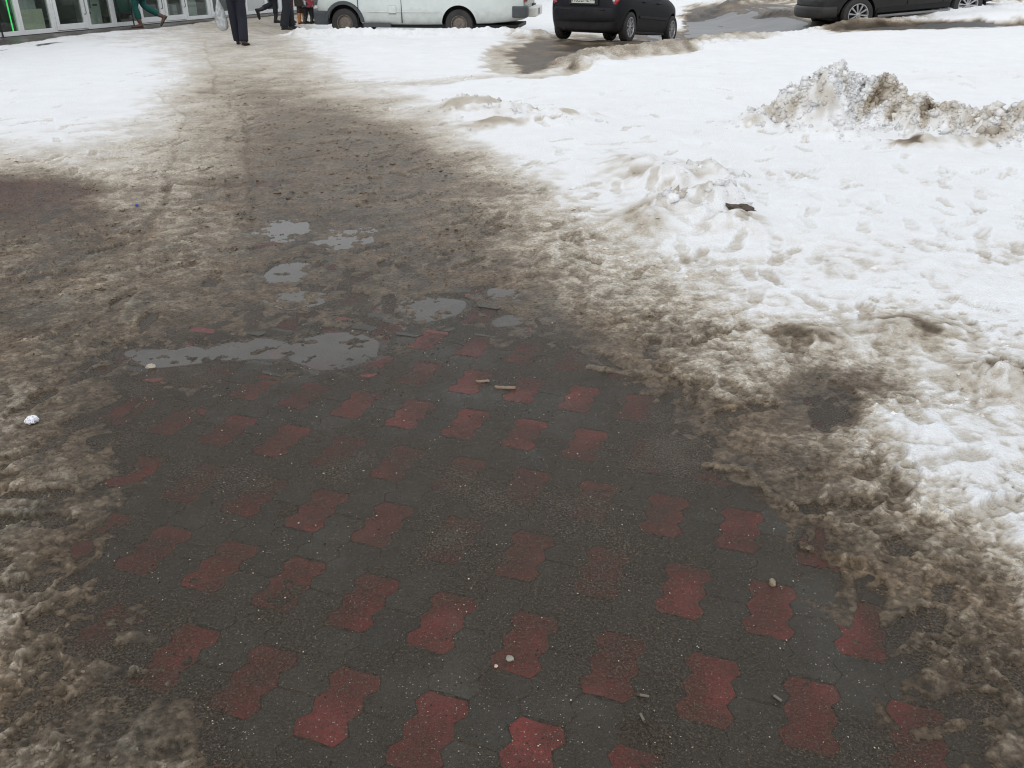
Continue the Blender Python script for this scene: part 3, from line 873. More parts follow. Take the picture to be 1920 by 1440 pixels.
shop = tag(wall_obj('shop_building'), 'white framed glass shop front at upper left of the square', 'building')
bm = bmesh.new()
add_box(bm, -14, 34, 0.05, 0.30, 2.55, 3.6)
add_box(bm, -14, 34, 5.0, 5.2, SLAB, 3.6)
add_box(bm, -14, -13.8, 0.3, 5.0, SLAB, 3.6)
add_box(bm, 33.8, 34, 0.3, 5.0, SLAB, 3.6)
from_bm('wall', bm, M_RENDER, shop)
box('roof', plain('roof_felt', (.2, .2, .2), .8), shop, -14.2, 34.2, -0.35, 5.3, 3.603, 3.75, .02)
box('ceiling', M_DARKIN, shop, -13.7, 33.7, 0.32, 4.98, 2.6, 2.65, 0)
box('interior_wall', M_DARKIN, shop, -13.7, 33.7, 3.2, 3.3, SLAB + .01, 2.55, 0)
box('interior_floor', plain('shop_floor', (.2, .19, .17), .4), shop, -13.7, 33.7, 0.12, 3.2, SLAB + .001, SLAB + .02, 0)
for k in range(0, 12):
    box('fascia_panel', plain('fascia', (.55, .56, .55), .4, var=.04) if k == 0 else bpy.data.materials['fascia'], shop, -14 + 4 * k + .01, -10 + 4 * k - .01, 0.0, 0.046, 2.6, 3.4, .006)

def frame_mesh(x0, x1, z0, z1, zm, t=.065, d0=-.03, d1=.05, bottom=.09):
    bm = bmesh.new()
    add_box(bm, x0, x0 + t, d0, d1, z0, z1, .006)
    add_box(bm, x1 - t, x1, d0, d1, z0, z1, .006)
    add_box(bm, x0 + t, x1 - t, d0 + .003, d1 - .003, z0, z0 + bottom, .006)
    add_box(bm, x0 + t, x1 - t, d0 + .003, d1 - .003, z1 - t, z1, .006)
    if zm:
        add_box(bm, x0 + t, x1 - t, d0 + .003, d1 - .003, zm - t / 2, zm + t / 2, .006)
    return bm

def bay(kind, p0, p1, zm=0.86):
    x0, x1 = p0, p1
    z0, z1 = SLAB + .012, 2.55
    if kind == 'panel':
        f = from_bm('window', frame_mesh(x0, x1, z0, z1, 1.1), M_FRAME, shop)
        box('infill_panel', plain('grey_white_panel', (.50, .51, .50), .5, var=.05), f, x0 + .066, x1 - .066, 0.0, .02, z0 + .091, 1.066, .003)
        box('pane', M_GLASS, f, x0 + .066, x1 - .066, 0.005, .013, 1.134, z1 - .066, 0)
        return f
    if kind == 'door':
        f = from_bm('door_frame', frame_mesh(x0, x1, z0, z1, 2.08, t=.05, bottom=.02), M_FRAME, shop)
        bm = frame_mesh(x0 + .055, x1 - .055, z0 + .03, 2.04, 0.95 if zm else None, t=.085, d0=-.045, d1=.035, bottom=.12)
        d = from_bm('door', bm, M_FRAME, shop)
        zz = .95
        box('pane', M_GLASS, d, x0 + .141, x1 - .141, -.008, 0.0, z0 + .151, zz - .043, 0)
        box('pane', M_GLASS, d, x0 + .141, x1 - .141, -.008, 0.0, zz + .043, 1.953, 0)
        bm = bmesh.new()
        hx = x1 - .10
        add_tube(bm, [(hx, -.05, .40), (hx, -.10, .42), (hx, -.10, .60), (hx, -.10, 1.15), (hx, -.05, 1.17)], [.011] * 5, 8, 3)
        from_bm('handle', bm, plain('steel_handle', (.35, .35, .34), .3, .8), d, 60)
        return d
    f = from_bm('window', frame_mesh(x0, x1, z0, z1, zm), M_FRAME, shop)
    box('pane', M_GLASS, f, x0 + .066, x1 - .066, 0.005, .013, z0 + .091, zm - .034, 0)
    box('pane', M_GLASS, f, x0 + .066, x1 - .066, 0.005, .013, zm + .034, z1 - .066, 0)
    return f

SX = {p: s_at(p) for p in (-300, -200, -120, -55, 0, 42, 104, 168, 216, 262, 309, 351, 394, 462, 500, 525, 560, 600)}
bays = [('win', -300, -200), ('door', -200, -120), ('win', -120, -55), ('win', -55, 42), ('win', 42, 104), ('door', 104, 168), ('win', 168, 216), ('win', 216, 262), ('door', 262, 309), ('door', 309, 351), ('win', 351, 394), ('door', 394, 462), ('panel', 462, 500), ('win', 500, 525), ('panel', 525, 560), ('win', 560, 600)]
for p in (-300, -200, -120, -55):
    SX[p] = SX[0] + (p / 42.0) * (SX[42] - SX[0]) * .8
for kind, a, b_ in bays:
    bay(kind, SX[a] + .002, SX[b_] - .002)
xx = SX[600]
k = 0
while xx < 32.5:
    bay('win' if k % 3 else 'panel', xx + .002, xx + 1.4 - .002); xx += 1.4; k += 1
xx = SX[-300]
while xx > -12.5:
    bay('win', xx - 1.4 + .002, xx - .002); xx -= 1.4

def in_shop(name, label, cat, mat, x0, x1, d0, d1, z0, z1, bevel=.006):
    o = tag(wall_obj(name), label, cat)
    box('board' if z1 - z0 > .3 else 'body', mat, o, x0, x1, d0, d1, z0, z1, bevel)
    return o

zf = SLAB + .021
# board leaning inside the second window: pale lower sheet, grey upper sheet
o = tag(wall_obj('display_board'), 'cream board with grey top standing behind the second shop window', 'board')
w0, w1 = SX[42], SX[104]
box('cream_sheet', plain('cream_board', (.66, .67, .52), .6, var=.05), o, w0 + .07, w1 - .16, .07, .10, zf, .56)
box('grey_sheet', plain('grey_board', (.48, .50, .48), .6, var=.1, scale=12), o, w0 + .05, w1 - .28, .105, .13, zf, .80)
# green light strip and curtain in the first window
o = tag(wall_obj('light_strip'), 'glowing green light strip upright in the first shop window', 'lamp')
m, nt, b = mat_new('green_led')
b.inputs['Base Color'].default_value = (.05, .6, .1, 1)
b.inputs['Emission Color'].default_value = (.06, 1, .16, 1); b.inputs['Emission Strength'].default_value = 1.3
nz = noise(nt, 40, 2); nt.links.new(ramp(nt, nz.outputs[0], [(0.3, (.03, .6, .1)), (0.7, (.1, 1, .25))]).outputs[0], b.inputs['Emission Color'])
box('tube', m, o, SX[42] - .135, SX[42] - .115, .07, .09, zf, 2.3, .004)
box('backing', M_DARKIN, o, SX[42] - .14, SX[42] - .11, .091, .10, zf, 2.31, .002)
cu = tag(wall_obj('curtain'), 'dull brown pleated curtain behind the green lit window', 'curtain')
bm = bmesh.new()
xs = np.linspace(SX[-55] + .1, SX[42] - .2, 60)
fr = [[bm.verts.new((x, .28 + .035 * math.sin(i * 1.25), z)) for i, x in enumerate(xs)] for z in (zf, 1.0, 2.4)]
bk = [[bm.verts.new((x, .285 + .035 * math.sin(i * 1.25), z)) for i, x in enumerate(xs)] for z in (zf, 1.0, 2.4)]
for g in (fr, bk):
    for a, c in zip(g[:-1], g[1:]):
        for i in range(len(xs) - 1):
            bm.faces.new((a[i], a[i + 1], c[i + 1], c[i]))
from_bm('cloth', bm, plain('drab_curtain', (.16, .15, .11), .8, var=.3, scale=5), cu, 180)
o = in_shop('blue_crate', 'blue crate standing inside the leftmost shop window', 'crate', plain('blue_plastic', (.06, .14, .22), .5), SX[0] - .35, SX[0] - .02, .09, .2, zf, .42)
# cartons
M_CART = plain('white_carton', (.6, .62, .57), .6, var=.08)
w0, w1 = SX[168], SX[216]
for i, (a, c, z0, z1, nm) in enumerate(((.10, .42, zf, .50, 'larger white carton on the floor behind the window left of the green bin'), (.14, .38, .505, .80, 'small white carton on top of the larger carton in the shop window'), (.50, .84, zf, .66, 'tall pale carton behind the window left of the green bin'))):
    o = tag(wall_obj('carton'), nm, 'box', 'cartons in the shop window')
    x0 = w0 + (w1 - w0) * a; x1 = w0 + (w1 - w0) * c
    bx = box('carton_body', M_CART, o, x0, x1, .12 + .05 * i, .4 + .03 * i, z0, z1)
    box('label', plain('carton_print', (.12, .13, .13), .6) if i == 0 else bpy.data.materials['carton_print'], bx, x0 + .05, x1 - .08, .1185 + .05 * i, .1195 + .05 * i, z1 - .12, z1 - .08, 0)
w0, w1 = SX[309], SX[394]
for i, (a, c, z0, z1) in enumerate(((.06, .30, zf, .62), (.36, .46, zf, .45), (.55, .9, zf, .7))):
    o = tag(wall_obj('cabinet'), ('grey display cabinet behind the double door right of the striding person', 'narrow grey cabinet in the middle of the double door', 'wide grey cabinet behind the glass beside the plastic bag')[i], 'cabinet', 'cabinets behind the double door')
    x0 = w0 + (w1 - w0) * a; x1 = w0 + (w1 - w0) * c
    bx = box('cabinet_body', plain('grey_cabinet', (.45, .46, .44), .5, var=.1), o, x0, x1, .25, .7, z0, z1)
    for q in range(2):
        box('drawer_front', M_CART, bx, x0 + .02, x1 - .02, .243, .249, z0 + .03 + q * (z1 - z0) / 2, z0 + (q + .9) * (z1 - z0) / 2, .002)

# loose brick at the foot of the door
p = gp(106, 60, SLAB)
o = tag(box('brick', plain('old_brick', (.10, .04, .03), .8, var=.3, scale=30), None, -.12, .12, -.06, .06, 0, .065, .006), 'single dark red brick lying at the foot of the shop door', 'brick')
o.location = (p.x, p.y, SLAB + .001); o.rotation_euler = (0, 0, math.atan2(WU.y, WU.x) + .1)

def litter_bin(px, py, label, rag=True):
    p = gp(px, py, SLAB)
    o = tag(empty('litter_bin', (p.x, p.y, SLAB + .001), math.atan2(WU.y, WU.x) - rad(60)), label, 'bin', 'litter bins by the shop front')
    for sx in (-.15, .15):
        bm = bmesh.new()
        add_tube(bm, [(sx, 0, 0), (sx, 0, .5), (sx, 0, .98)], [.016] * 3, 8, 2)
        add_box(bm, sx - .06, sx + .06, -.03, .03, 0.0, .012, .002)
        from_bm('post', bm, M_BLACK, o, 50)
    bm = bmesh.new()
    add_tube(bm, [(-.15, 0, .27), (0, 0, .27), (.15, 0, .27)], [.012] * 3, 8, 2)
    from_bm('crossbar', bm, M_BLACK, o, 50)
    bm = bmesh.new()
    add_tube(bm, [(-.15, 0, .95), (0, 0, .95), (.15, 0, .95)], [.012] * 3, 8, 2)
    from_bm('crossbar', bm, M_BLACK, o, 50)
    bm = bmesh.new()
    rings = []
    for z, s_ in ((.345, .72), (.36, .76), (.62, .92), (.86, 1.0), (.88, 1.04), (.87, .96), (.40, .72)):
        a, c = .185 * s_, .15 * s_
        rings.append([(a * (1 if math.cos(t) > 0 else -1) * abs(math.cos(t)) ** .4, c * (1 if math.sin(t) > 0 else -1) * abs(math.sin(t)) ** .4 - .0, z) for t in [2 * math.pi * i / 24 for i in range(24)]])
    add_ring_loft(bm, rings)
    body = from_bm('bucket', bm, M_GREENBIN, o, 40)
    if rag:
        bm = bmesh.new()
        add_tube(bm, [(-.10, -.15, .92), (-.10, -.17, .80), (-.09, -.16, .70), (-.08, -.155, .66)], [(.10, .02), (.11, .03), (.085, .025), (.03, .015)], 14, 4)
        from_bm('bag_liner', bm, plain('white_liner', (.62, .64, .63), .4), body, 180)
    return o
litter_bin(240, 50, 'dark green litter bin on black posts with white liner hanging out')
litter_bin(-8, 71, 'black posted litter bin cut off at the left edge of the photo', False)

# ------------------------------------------------------------------ vehicles
M_TYRE = plain('rubber', (.016, .016, .016), .75, var=.3, scale=20, dirt=.55, dirtc=(.07, .06, .05))
M_RIM = plain('alloy', (.42, .42, .43), .35, .6, dirt=.35)
M_CARGLASS = plain('car_glass', (.015, .017, .018), .05, var=.05)
M_TRIM = plain('black_trim', (.010, .0105, .011), .6, spec=.3, dirt=.25, dirtc=(.03, .028, .026))
M_RED_L = plain('red_lens', (.35, .012, .015), .12, coat=.5)
M_CLEAR_L = plain('clear_lens', (.5, .5, .5), .1)

def wheel(parent, loc, r, wdt, rim_r, spokes, rim_mat, side):
    """tyre with tread grooves and a rim; side = +1 when the outer face looks to local +y"""
    bm = bmesh.new()
    seg = 48
    prof = [(rim_r * .98, -wdt * .40), (rim_r * 1.05, -wdt * .47), (r * .90, -wdt * .5), (r * .975, -wdt * .44), (r, -wdt * .34), (r, -wdt * .12), (r * .982, -wdt * .1), (r * .982, -wdt * .04), (r, -wdt * .02)]
    prof = prof + [(a, -b_) for a, b_ in reversed(prof)]
    vs = [[bm.verts.new((a * math.cos(2 * math.pi * i / seg), b_ , a * math.sin(2 * math.pi * i / seg))) for a, b_ in prof] for i in range(seg)]
    for i in range(seg):
        j = (i + 1) % seg
        for k in range(len(prof) - 1):
            bm.faces.new((vs[i][k], vs[i][k + 1], vs[j][k + 1], vs[j][k]))
        bm.faces.new((vs[i][-1], vs[i][0], vs[j][0], vs[j][-1]))
    t = from_bm('wheel', bm, M_TYRE, parent, 35)
    t.location = loc
    bm = bmesh.new()
    yo = wdt * .36 * side
    def lathe(pr, seg=40):
        vv = [[bm.verts.new((a * math.cos(2 * math.pi * i / seg), b_ * side, a * math.sin(2 * math.pi * i / seg))) for a, b_ in pr] for i in range(seg)]
        for i in range(seg):
            j = (i + 1) % seg
            for k in range(len(pr) - 1):
                bm.faces.new((vv[i][k], vv[i][k + 1], vv[j][k + 1], vv[j][k]))
    lathe([(rim_r * 1.02, wdt * .30), (rim_r * 1.0, wdt * .44), (rim_r * .93, wdt * .45), (rim_r * .90, wdt * .36), (rim_r * .88, -wdt * .2)])
    lathe([(.001, wdt * .40), (rim_r * .14, wdt * .40), (rim_r * .20, wdt * .37), (rim_r * .22, wdt * .25)])
    if spokes:
        for i in range(spokes):
            a = 2 * math.pi * (i + .25) / spokes
            p0 = (rim_r * .15, rim_r * .5, rim_r * .92)
            hw = (rim_r * .06, rim_r * .075, rim_r * .11)
            ca_, sa_ = math.cos(a), math.sin(a)
            rings = []
            for rr_, h_, yy in zip(p0, hw, (wdt * .37, wdt * .40, wdt * .40)):
                rings.append([(ca_ * rr_ - sa_ * t_ * h_, (yy + dy) * side, sa_ * rr_ + ca_ * t_ * h_) for t_, dy in ((-1, -.025), (-.7, 0), (.7, 0), (1, -.025))])
            add_ring_loft(bm, rings)
    else:
        lathe([(rim_r * .18, wdt * .30), (rim_r * .55, wdt * .36), (rim_r * .75, wdt * .28), (rim_r * .9, wdt * .2)])
    from_bm('rim', bm, rim_mat, t, 35)
    bm = bmesh.new()
    bmesh.ops.create_cone(bm, cap_ends=True, segments=32, radius1=rim_r * .87, radius2=rim_r * .87, depth=.02, matrix=Matrix.Translation((0, wdt * .05 * side, 0)) @ Matrix.Rotation(math.pi / 2, 4, 'X'))
    from_bm('brake_disc', bm, M_TRIM, t, 40)
    return t

def section(x, zb, zm, zr, ws, wb, wr):
    L = [(0, zb), (ws * .62, zb), (ws * .93, zb + .012), (ws, zb + .07), ((ws + 2 * wb) / 3, zb + (zm - zb) * .38), (wb, zb + (zm - zb) * .72), (wb * .992, zm - .015), (wb * .965, zm + .025 * min(1, (zr - zm) / .2)),
         (wb * .965 + (wr - wb * .965) * .5, zm + (zr - zm) * .5), (wr, zm + (zr - zm) * .86), (wr * .93, zm + (zr - zm) * .96), (wr * .6, zr), (0, zr + .012)]
    return [(x, y, z) for y, z in L] + [(x, -y, z) for y, z in reversed(L[1:-1])]
NH = 13

def loft_car(parent, stations, wheels, rw, mat, patches, cut_w=.34):
    rings = [section(*s_) for s_ in stations]
    bm = bmesh.new()
    add_ring_loft(bm, rings)
    bmesh.ops.recalc_face_normals(bm, faces=bm.faces)
    body = from_bm('body', bm, mat, None)
    body.data.materials.append(M_TRIM)
    sub = body.modifiers.new('s', 'SUBSURF'); sub.levels = 1; sub.render_levels = 1
    bake(body)
    cutters = []
    for (wx, wy, sd_) in wheels:
        bm = bmesh.new()
        bmesh.ops.create_cone(bm, cap_ends=True, segments=40, radius1=rw, radius2=rw, depth=cut_w * 2, matrix=Matrix.Translation((wx, wy + sd_ * .12, wheels_z)) @ Matrix.Rotation(math.pi / 2, 4, 'X'))
        c = from_bm('cutter', bm, M_TRIM, None)
        cutters.append(c)
        md = body.modifiers.new('b', 'BOOLEAN'); md.operation = 'DIFFERENCE'; md.object = c; md.solver = 'EXACT'
        try:
            md.material_mode = 'TRANSFER'
        except Exception:
            pass
    bake(body)
    for c in cutters:
        bpy.data.objects.remove(c)
    me = body.data
    me.polygons.foreach_set('use_smooth', [True] * len(me.polygons))
    me.set_sharp_from_angle(angle=rad(40))
    body.parent = parent
    # glazing and trim lifted off the body skin
    n = len(rings[0])
    for nm, i0, i1, j0, j1, mt, lift, inset in patches:
        for sd_ in ((1, -1) if j1 < NH - 1 else (1,)):
            bm = bmesh.new()
            js = list(range(j0, j1 + 1))
            G = []
            for i in range(i0, i1 + 1):
                row = []
                for j in js:
                    x, y, z = rings[i][j if j < NH else n - (j - NH) - 1] if False else rings[i][j]
                    row.append(Vector((x, y * sd_, z)))
                G.append(row)
            if j1 >= NH - 1:        # wrap across the centre line
                for row in G:
                    row += [Vector((p.x, -p.y, p.z)) for p in reversed(row[:-1])]
            c0 = Vector((sum(s_[0] for s_ in stations[i0:i1 + 1]) / (i1 - i0 + 1), 0, .7))
            cen = sum((p for r_ in G for p in r_), Vector()) / (len(G) * len(G[0]))
            V0 = []
            V1 = []
            for row in G:
                a_, b_ = [], []
                for p in row:
                    p = cen + (p - cen) * (1 - inset)
                    d = (p - Vector((p.x * .6 + c0.x * .4, 0, c0.z))).normalized()
                    a_.append(bm.verts.new(p + d * lift)); b_.append(bm.verts.new(p - d * .03))
                V0.append(a_); V1.append(b_)
            for g in (V0, V1):
                for a_, b_ in zip(g[:-1], g[1:]):
                    for k in range(len(a_) - 1):
                        bm.faces.new((a_[k], a_[k + 1], b_[k + 1], b_[k]))
            for ra, rb in ((V0[0], V1[0]), (V0[-1], V1[-1]), ([r_[0] for r_ in V0], [r_[0] for r_ in V1]), ([r_[-1] for r_ in V0], [r_[-1] for r_ in V1])):
                for k in range(len(ra) - 1):
                    bm.faces.new((ra[k], ra[k + 1], rb[k + 1], rb[k]))
            bmesh.ops.recalc_face_normals(bm, faces=bm.faces)
            from_bm(nm, bm, mt, parent, 30)
    return body

def text_mesh(name, txt, size, mat, parent, loc, rot, depth=.0008):
    cu = bpy.data.curves.new(name, 'FONT')
    cu.body = txt; cu.size = size; cu.extrude = depth; cu.align_x = 'CENTER'; cu.align_y = 'CENTER'; cu.space_character = 1.05
    t = bpy.data.objects.new(name, cu); COL.objects.link(t)
    dg = bpy.context.evaluated_depsgraph_get(); dg.update()
    me = bpy.data.meshes.new_from_object(t.evaluated_get(dg))
    bpy.data.objects.remove(t)
    o = link(name, me, mat, parent)
    o.location = loc; o.rotation_euler = rot
    return o

def place(o, loc, heading, pitch=0.0):
    o.location = loc
    o.rotation_euler = (0, pitch, heading)

# --- dark hatchback, seen from behind
wheels_z = .29
hb = tag(empty('hatchback_car'), 'dark blue black small hatchback with round tail parked in the mud', 'car')
M_NAVY = plain('dark_navy_paint', (.0045, .005, .008), .45, var=.1, spec=.18, dirt=.2, dirtc=(.014, .013, .013), spray=(.1, .62, (.036, .033, .030), .7))
st = [(-.60, .24, .56, .66, .50, .56, .40), (-.585, .19, .66, .80, .62, .70, .52), (-.53, .17, .76, .98, .70, .77, .56), (-.42, .17, .86, 1.20, .75, .81, .57), (-.25, .15, .90, 1.38, .78, .83, .57), (0, .15, .91, 1.49, .79, .835, .57), (.5, .15, .90, 1.54, .79, .83, .57),
      (1.05, .15, .89, 1.535, .79, .83, .57), (1.5, .15, .89, 1.45, .79, .83, .56), (1.85, .15, .89, 1.22, .79, .83, .57), (2.15, .15, .88, 1.0, .785, .825, .60), (2.5, .15, .80, .90, .77, .81, .62), (2.8, .22, .70, .78, .70, .74, .56), (3.0, .26, .56, .64, .56, .60, .45), (3.06, .32, .48, .54, .42, .46, .34)]
WH = [(0, .72, 1), (0, -.72, -1), (2.43, .72, 1), (2.43, -.72, -1)]
loft_car(hb, st, WH, .345, M_NAVY, [('side_window', 4, 6, 7, 9, M_CARGLASS, .004, .06), ('side_window', 6, 9, 7, 9, M_CARGLASS, .004, .06), ('rear_window', 2, 4, 10, 12, M_CARGLASS, .006, .1), ('windscreen', 8, 10, 10, 12, M_CARGLASS, .006, .06)])
for wx, wy, sd_ in WH:
    wheel(hb, (wx, wy + sd_ * .02, .29), .29, .18, .195, 9, M_RIM, sd_)
for sd_ in (1, -1):
    bm = bmesh.new()
    add_tube(bm, [(-.545, sd_ * .66, .70), (-.52, sd_ * .70, .80), (-.43, sd_ * .74, .95), (-.36, sd_ * .735, 1.05)], [(.035, .055), (.05, .065), (.045, .055), (.02, .02)], 14, 4)
    tl = from_bm('tail_light', bm, M_RED_L, hb, 60)
    bm = bmesh.new()
    add_ball(bm, (-.60, sd_ * .665, .76), (.02, .03, .025), 12, 8)
    from_bm('reverse_lamp', bm, M_CLEAR_L, tl, 60)
    bm = bmesh.new()
    add_ball(bm, (1.72, sd_ * .92, .98), (.06, .09, .065))
    from_bm('wing_mirror', bm, M_NAVY, hb, 60)
    for hx in (.55, 1.35):
        box('door_handle', M_NAVY, hb, hx, hx + .18, sd_ * .83, sd_ * .855, .78, .80, .006)
    box('side_moulding', M_TRIM, hb, .42, 2.02, sd_ * .815, sd_ * .838, .47, .52, .006)
    box('sill', M_TRIM, hb, .38, 2.05, sd_ * .70, sd_ * .775, .165, .215, .01)
bm = bmesh.new()
add_tube(bm, [(-.50, -.72, .50), (-.60, -.62, .50), (-.645, -.3, .50), (-.65, 0, .50), (-.645, .3, .50), (-.60, .62, .50), (-.50, .72, .50)], [(.03, .13)] * 7, 14, 4)
bp_ = from_bm('rear_bumper', bm, M_NAVY, hb, 60)
box('bumper_strip', M_TRIM, bp_, -.668, -.640, -.5, .5, .575, .60, .006)
pl = box('number_plate', plain('plate_white', (.50, .50, .46), .45, var=.05, dirt=.5), hb, -.645, -.630, -.26, .26, .70, .812, .004)
text_mesh('plate_text', 'H652HE', .112, M_BLACK, pl, (-.6465, .055, .757), (math.pi / 2, 0, -math.pi / 2))
text_mesh('plate_region', '178', .078, M_BLACK, pl, (-.6465, -.205, .765), (math.pi / 2, 0, -math.pi / 2))
box('plate_recess', M_TRIM, hb, -.629, -.58, -.33, .33, .67, .86, .01)
bm = bmesh.new()
add_tube(bm, [(-.60, .42, .22), (-.3, .42, .22), (0, .40, .24)], [.024, .024, .024], 12, 2)
from_bm('exhaust_pipe', bm, M_TRIM, hb, 50)
box('underbody', M_TRIM, hb, -.3, 2.7, -.6, .6, .17, .24, .01)
place(hb, (1.74, 19.60, 0.0), rad(59.5), rad(4.6))
hb.location.z = -.022

# --- pale van
wheels_z = .34
van = tag(empty('delivery_van'), 'dirty white panel van parked behind the snow bank', 'van')
M_VAN = plain('white_van_paint', (.64, .69, .67), .35, var=.05, scale=2, dirt=.28, dirtc=(.42, .43, .39), spray=(.15, .72, (.27, .26, .225), .75))
M_BUMP = plain('grey_bumper', (.055, .062, .068), .6, dirt=.3)
st = [(-1.62, .52, 1.2, 2.30, .86, .93, .78), (-1.60, .46, 1.2, 2.36, .90, .965, .80), (-1.5, .42, 1.2, 2.38, .93, .98, .82), (-.8, .34, 1.2, 2.40, .95, .985, .83), (0, .32, 1.2, 2.40, .95, .985, .83), (.9, .30, 1.2, 2.40, .95, .985, .83), (1.8, .30, 1.2, 2.38, .95, .985, .82),
      (2.2, .30, 1.2, 2.30, .95, .98, .80), (2.6, .31, 1.2, 1.95, .95, .97, .78), (3.0, .32, 1.15, 1.55, .94, .96, .80), (3.4, .34, 1.0, 1.16, .90, .93, .78), (3.62, .38, .84, .96, .80, .84, .68), (3.68, .44, .72, .80, .66, .70, .5)]
WH = [(0, .83, 1), (0, -.83, -1), (2.9, .83, 1), (2.9, -.83, -1)]
loft_car(van, st, WH, .43, M_VAN, [('side_window', 6, 8, 7, 9, M_CARGLASS, .004, .12), ('windscreen', 8, 10, 10, 12, M_CARGLASS, .006, .06)], .3)
for wx, wy, sd_ in WH:
    wheel(van, (wx, wy + sd_ * .03, .34), .34, .21, .2, 0, plain('steel_rim', (.16, .13, .11), .6, .3, var=.4, scale=25) if (wx, sd_) == (0, 1) else bpy.data.materials['steel_rim'], sd_)
for sd_ in (1, -1):
    bm = bmesh.new()
    n_ = 15
    rings = []
    for i in range(n_):
        a = math.pi * (.02 + .96 * i / (n_ - 1))
        rings.append([(2.9 + r_ * math.cos(a), sd_ * y_, .34 + r_ * math.sin(a)) for r_, y_ in ((.432, .93), (.432, 1.0), (.50, .995), (.515, .965))])
    add_ring_loft(bm, rings)
    from_bm('wheel_arch_trim', bm, M_BUMP, van, 50)
    box('front_corner_bumper', M_BUMP, van, 3.32, 3.70, sd_ * .60, sd_ * .965, .30, .62, .05)
    box('rear_corner_bumper', M_BUMP, van, -1.68, -1.32, sd_ * .62, sd_ * 1.0, .50, .76, .03)
    box('sill', M_BUMP, van, 1.72, 2.42, sd_ * .88, sd_ * .975, .255, .345, .015)
    box('body_line', M_VAN, van, .5, 2.3, sd_ * .962, sd_ * .986, .60, .625, .006)
    for dx in (2.52, 1.42):
        box('door_gap', M_TRIM, van, dx, dx + .012, sd_ * .94, sd_ * .9885, .36, 2.0, .001)
    box('door_handle', M_TRIM, van, 1.5, 1.68, sd_ * .975, sd_ * 1.005, 1.02, 1.06, .008)
    bm = bmesh.new()
    add_box(bm, 2.62, 2.74, sd_ * 1.05, sd_ * 1.22, 1.2, 1.55, .03)
    from_bm('wing_mirror', bm, M_TRIM, van, 40)
    bm = bmesh.new()
    add_box(bm, -1.655, -1.60, sd_ * .80, sd_ * .94, .86, 1.35, .015)
    from_bm('tail_light', bm, M_RED_L, van, 40)
    bm = bmesh.new()
    add_ball(bm, (3.5, sd_ * .66, .80), (.14, .16, .12))
    from_bm('headlight', bm, M_CLEAR_L, van, 60)
fd = box('fuel_flap', M_VAN, van, 1.56, 1.76, .972, .992, .58, .76, .02)
box('flap_edge', plain('rust_stain', (.30, .20, .10), .7, var=.2), fd, 1.57, 1.75, .968, .9915, .564, .579, .002)
box('underbody', M_TRIM, van, -1.45, 3.3, -.80, .80, .24, .33, .02)
box('rear_step', plain('worn_white_step', (.72, .72, .68), .5, var=.12, scale=12), van, -1.86, -1.66, -.86, .60, .50, .72, .03)
for yy in (.12, -.16):
    box('step_hole', M_TRIM, van, -1.866, -1.858, yy - .035, yy + .035, .54, .68, .003)
for yy in (-.45, .45):
    dr = box('rear_door', plain('grubby_white', (.50, .50, .45), .5, var=.2, scale=8, dirt=.5) if yy < 0 else bpy.data.materials['grubby_white'], van, -1.648, -1.605, yy - .44, yy + .44, .76, 2.2, .02)
    box('pane', M_CARGLASS, dr, -1.654, -1.649, yy - .3, yy + .3, 1.35, 1.95, .002)
    for zz in (.86, 1.7):
        box('hinge', M_TRIM, dr, -1.668, -1.649, yy + (.30 if yy > 0 else -.42), yy + (.42 if yy > 0 else -.30), zz, zz + .06, .004)
place(van, (-1.17, 23.74, -.25), rad(172))

# --- dark SUV nose down on the rise at the right
wheels_z = .36
suv = tag(empty('suv_car'), 'black mud splashed off road car with spoked alloy wheels in deep snow', 'car')
M_SUVP = plain('black_dirty_paint', (.008, .0085, .010), .42, var=.15, spec=.22, dirt=.45, dirtc=(.032, .031, .029), spray=(.2, .95, (.055, .052, .047), .8))
st = [(-.92, .46, .72, .85, .62, .70, .5), (-.89, .42, .82, 1.05, .76, .82, .62), (-.80, .38, .98, 1.35, .82, .88, .65), (-.6, .36, 1.06, 1.60, .86, .90, .66), (-.2, .33, 1.07, 1.68, .87, .91, .66), (.5, .31, 1.06, 1.71, .88, .91, .66), (1.1, .31, 1.05, 1.70, .88, .91, .65), (1.6, .31, 1.04, 1.58, .88, .91, .64),
      (1.95, .31, 1.03, 1.32, .88, .91, .66), (2.25, .31, 1.01, 1.10, .88, .91, .70), (2.7, .32, .96, 1.05, .87, .90, .70), (3.15, .34, .88, .96, .84, .87, .68), (3.45, .36, .76, .84, .74, .78, .60), (3.58, .40, .64, .72, .60, .64, .5)]
WH = [(0, .79, 1), (0, -.79, -1), (2.70, .79, 1), (2.70, -.79, -1)]
loft_car(suv, st, WH, .43, M_SUVP, [('side_window', 3, 5, 7, 9, M_CARGLASS, .004, .08), ('side_window', 5, 8, 7, 9, M_CARGLASS, .004, .06), ('rear_window', 1, 3, 10, 12, M_CARGLASS, .006, .1), ('windscreen', 7, 9, 10, 12, M_CARGLASS, .006, .06)])
for wx, wy, sd_ in WH:
    wheel(suv, (wx, wy + sd_ * .03, .36), .36, .23, .245, 10, M_RIM, sd_)
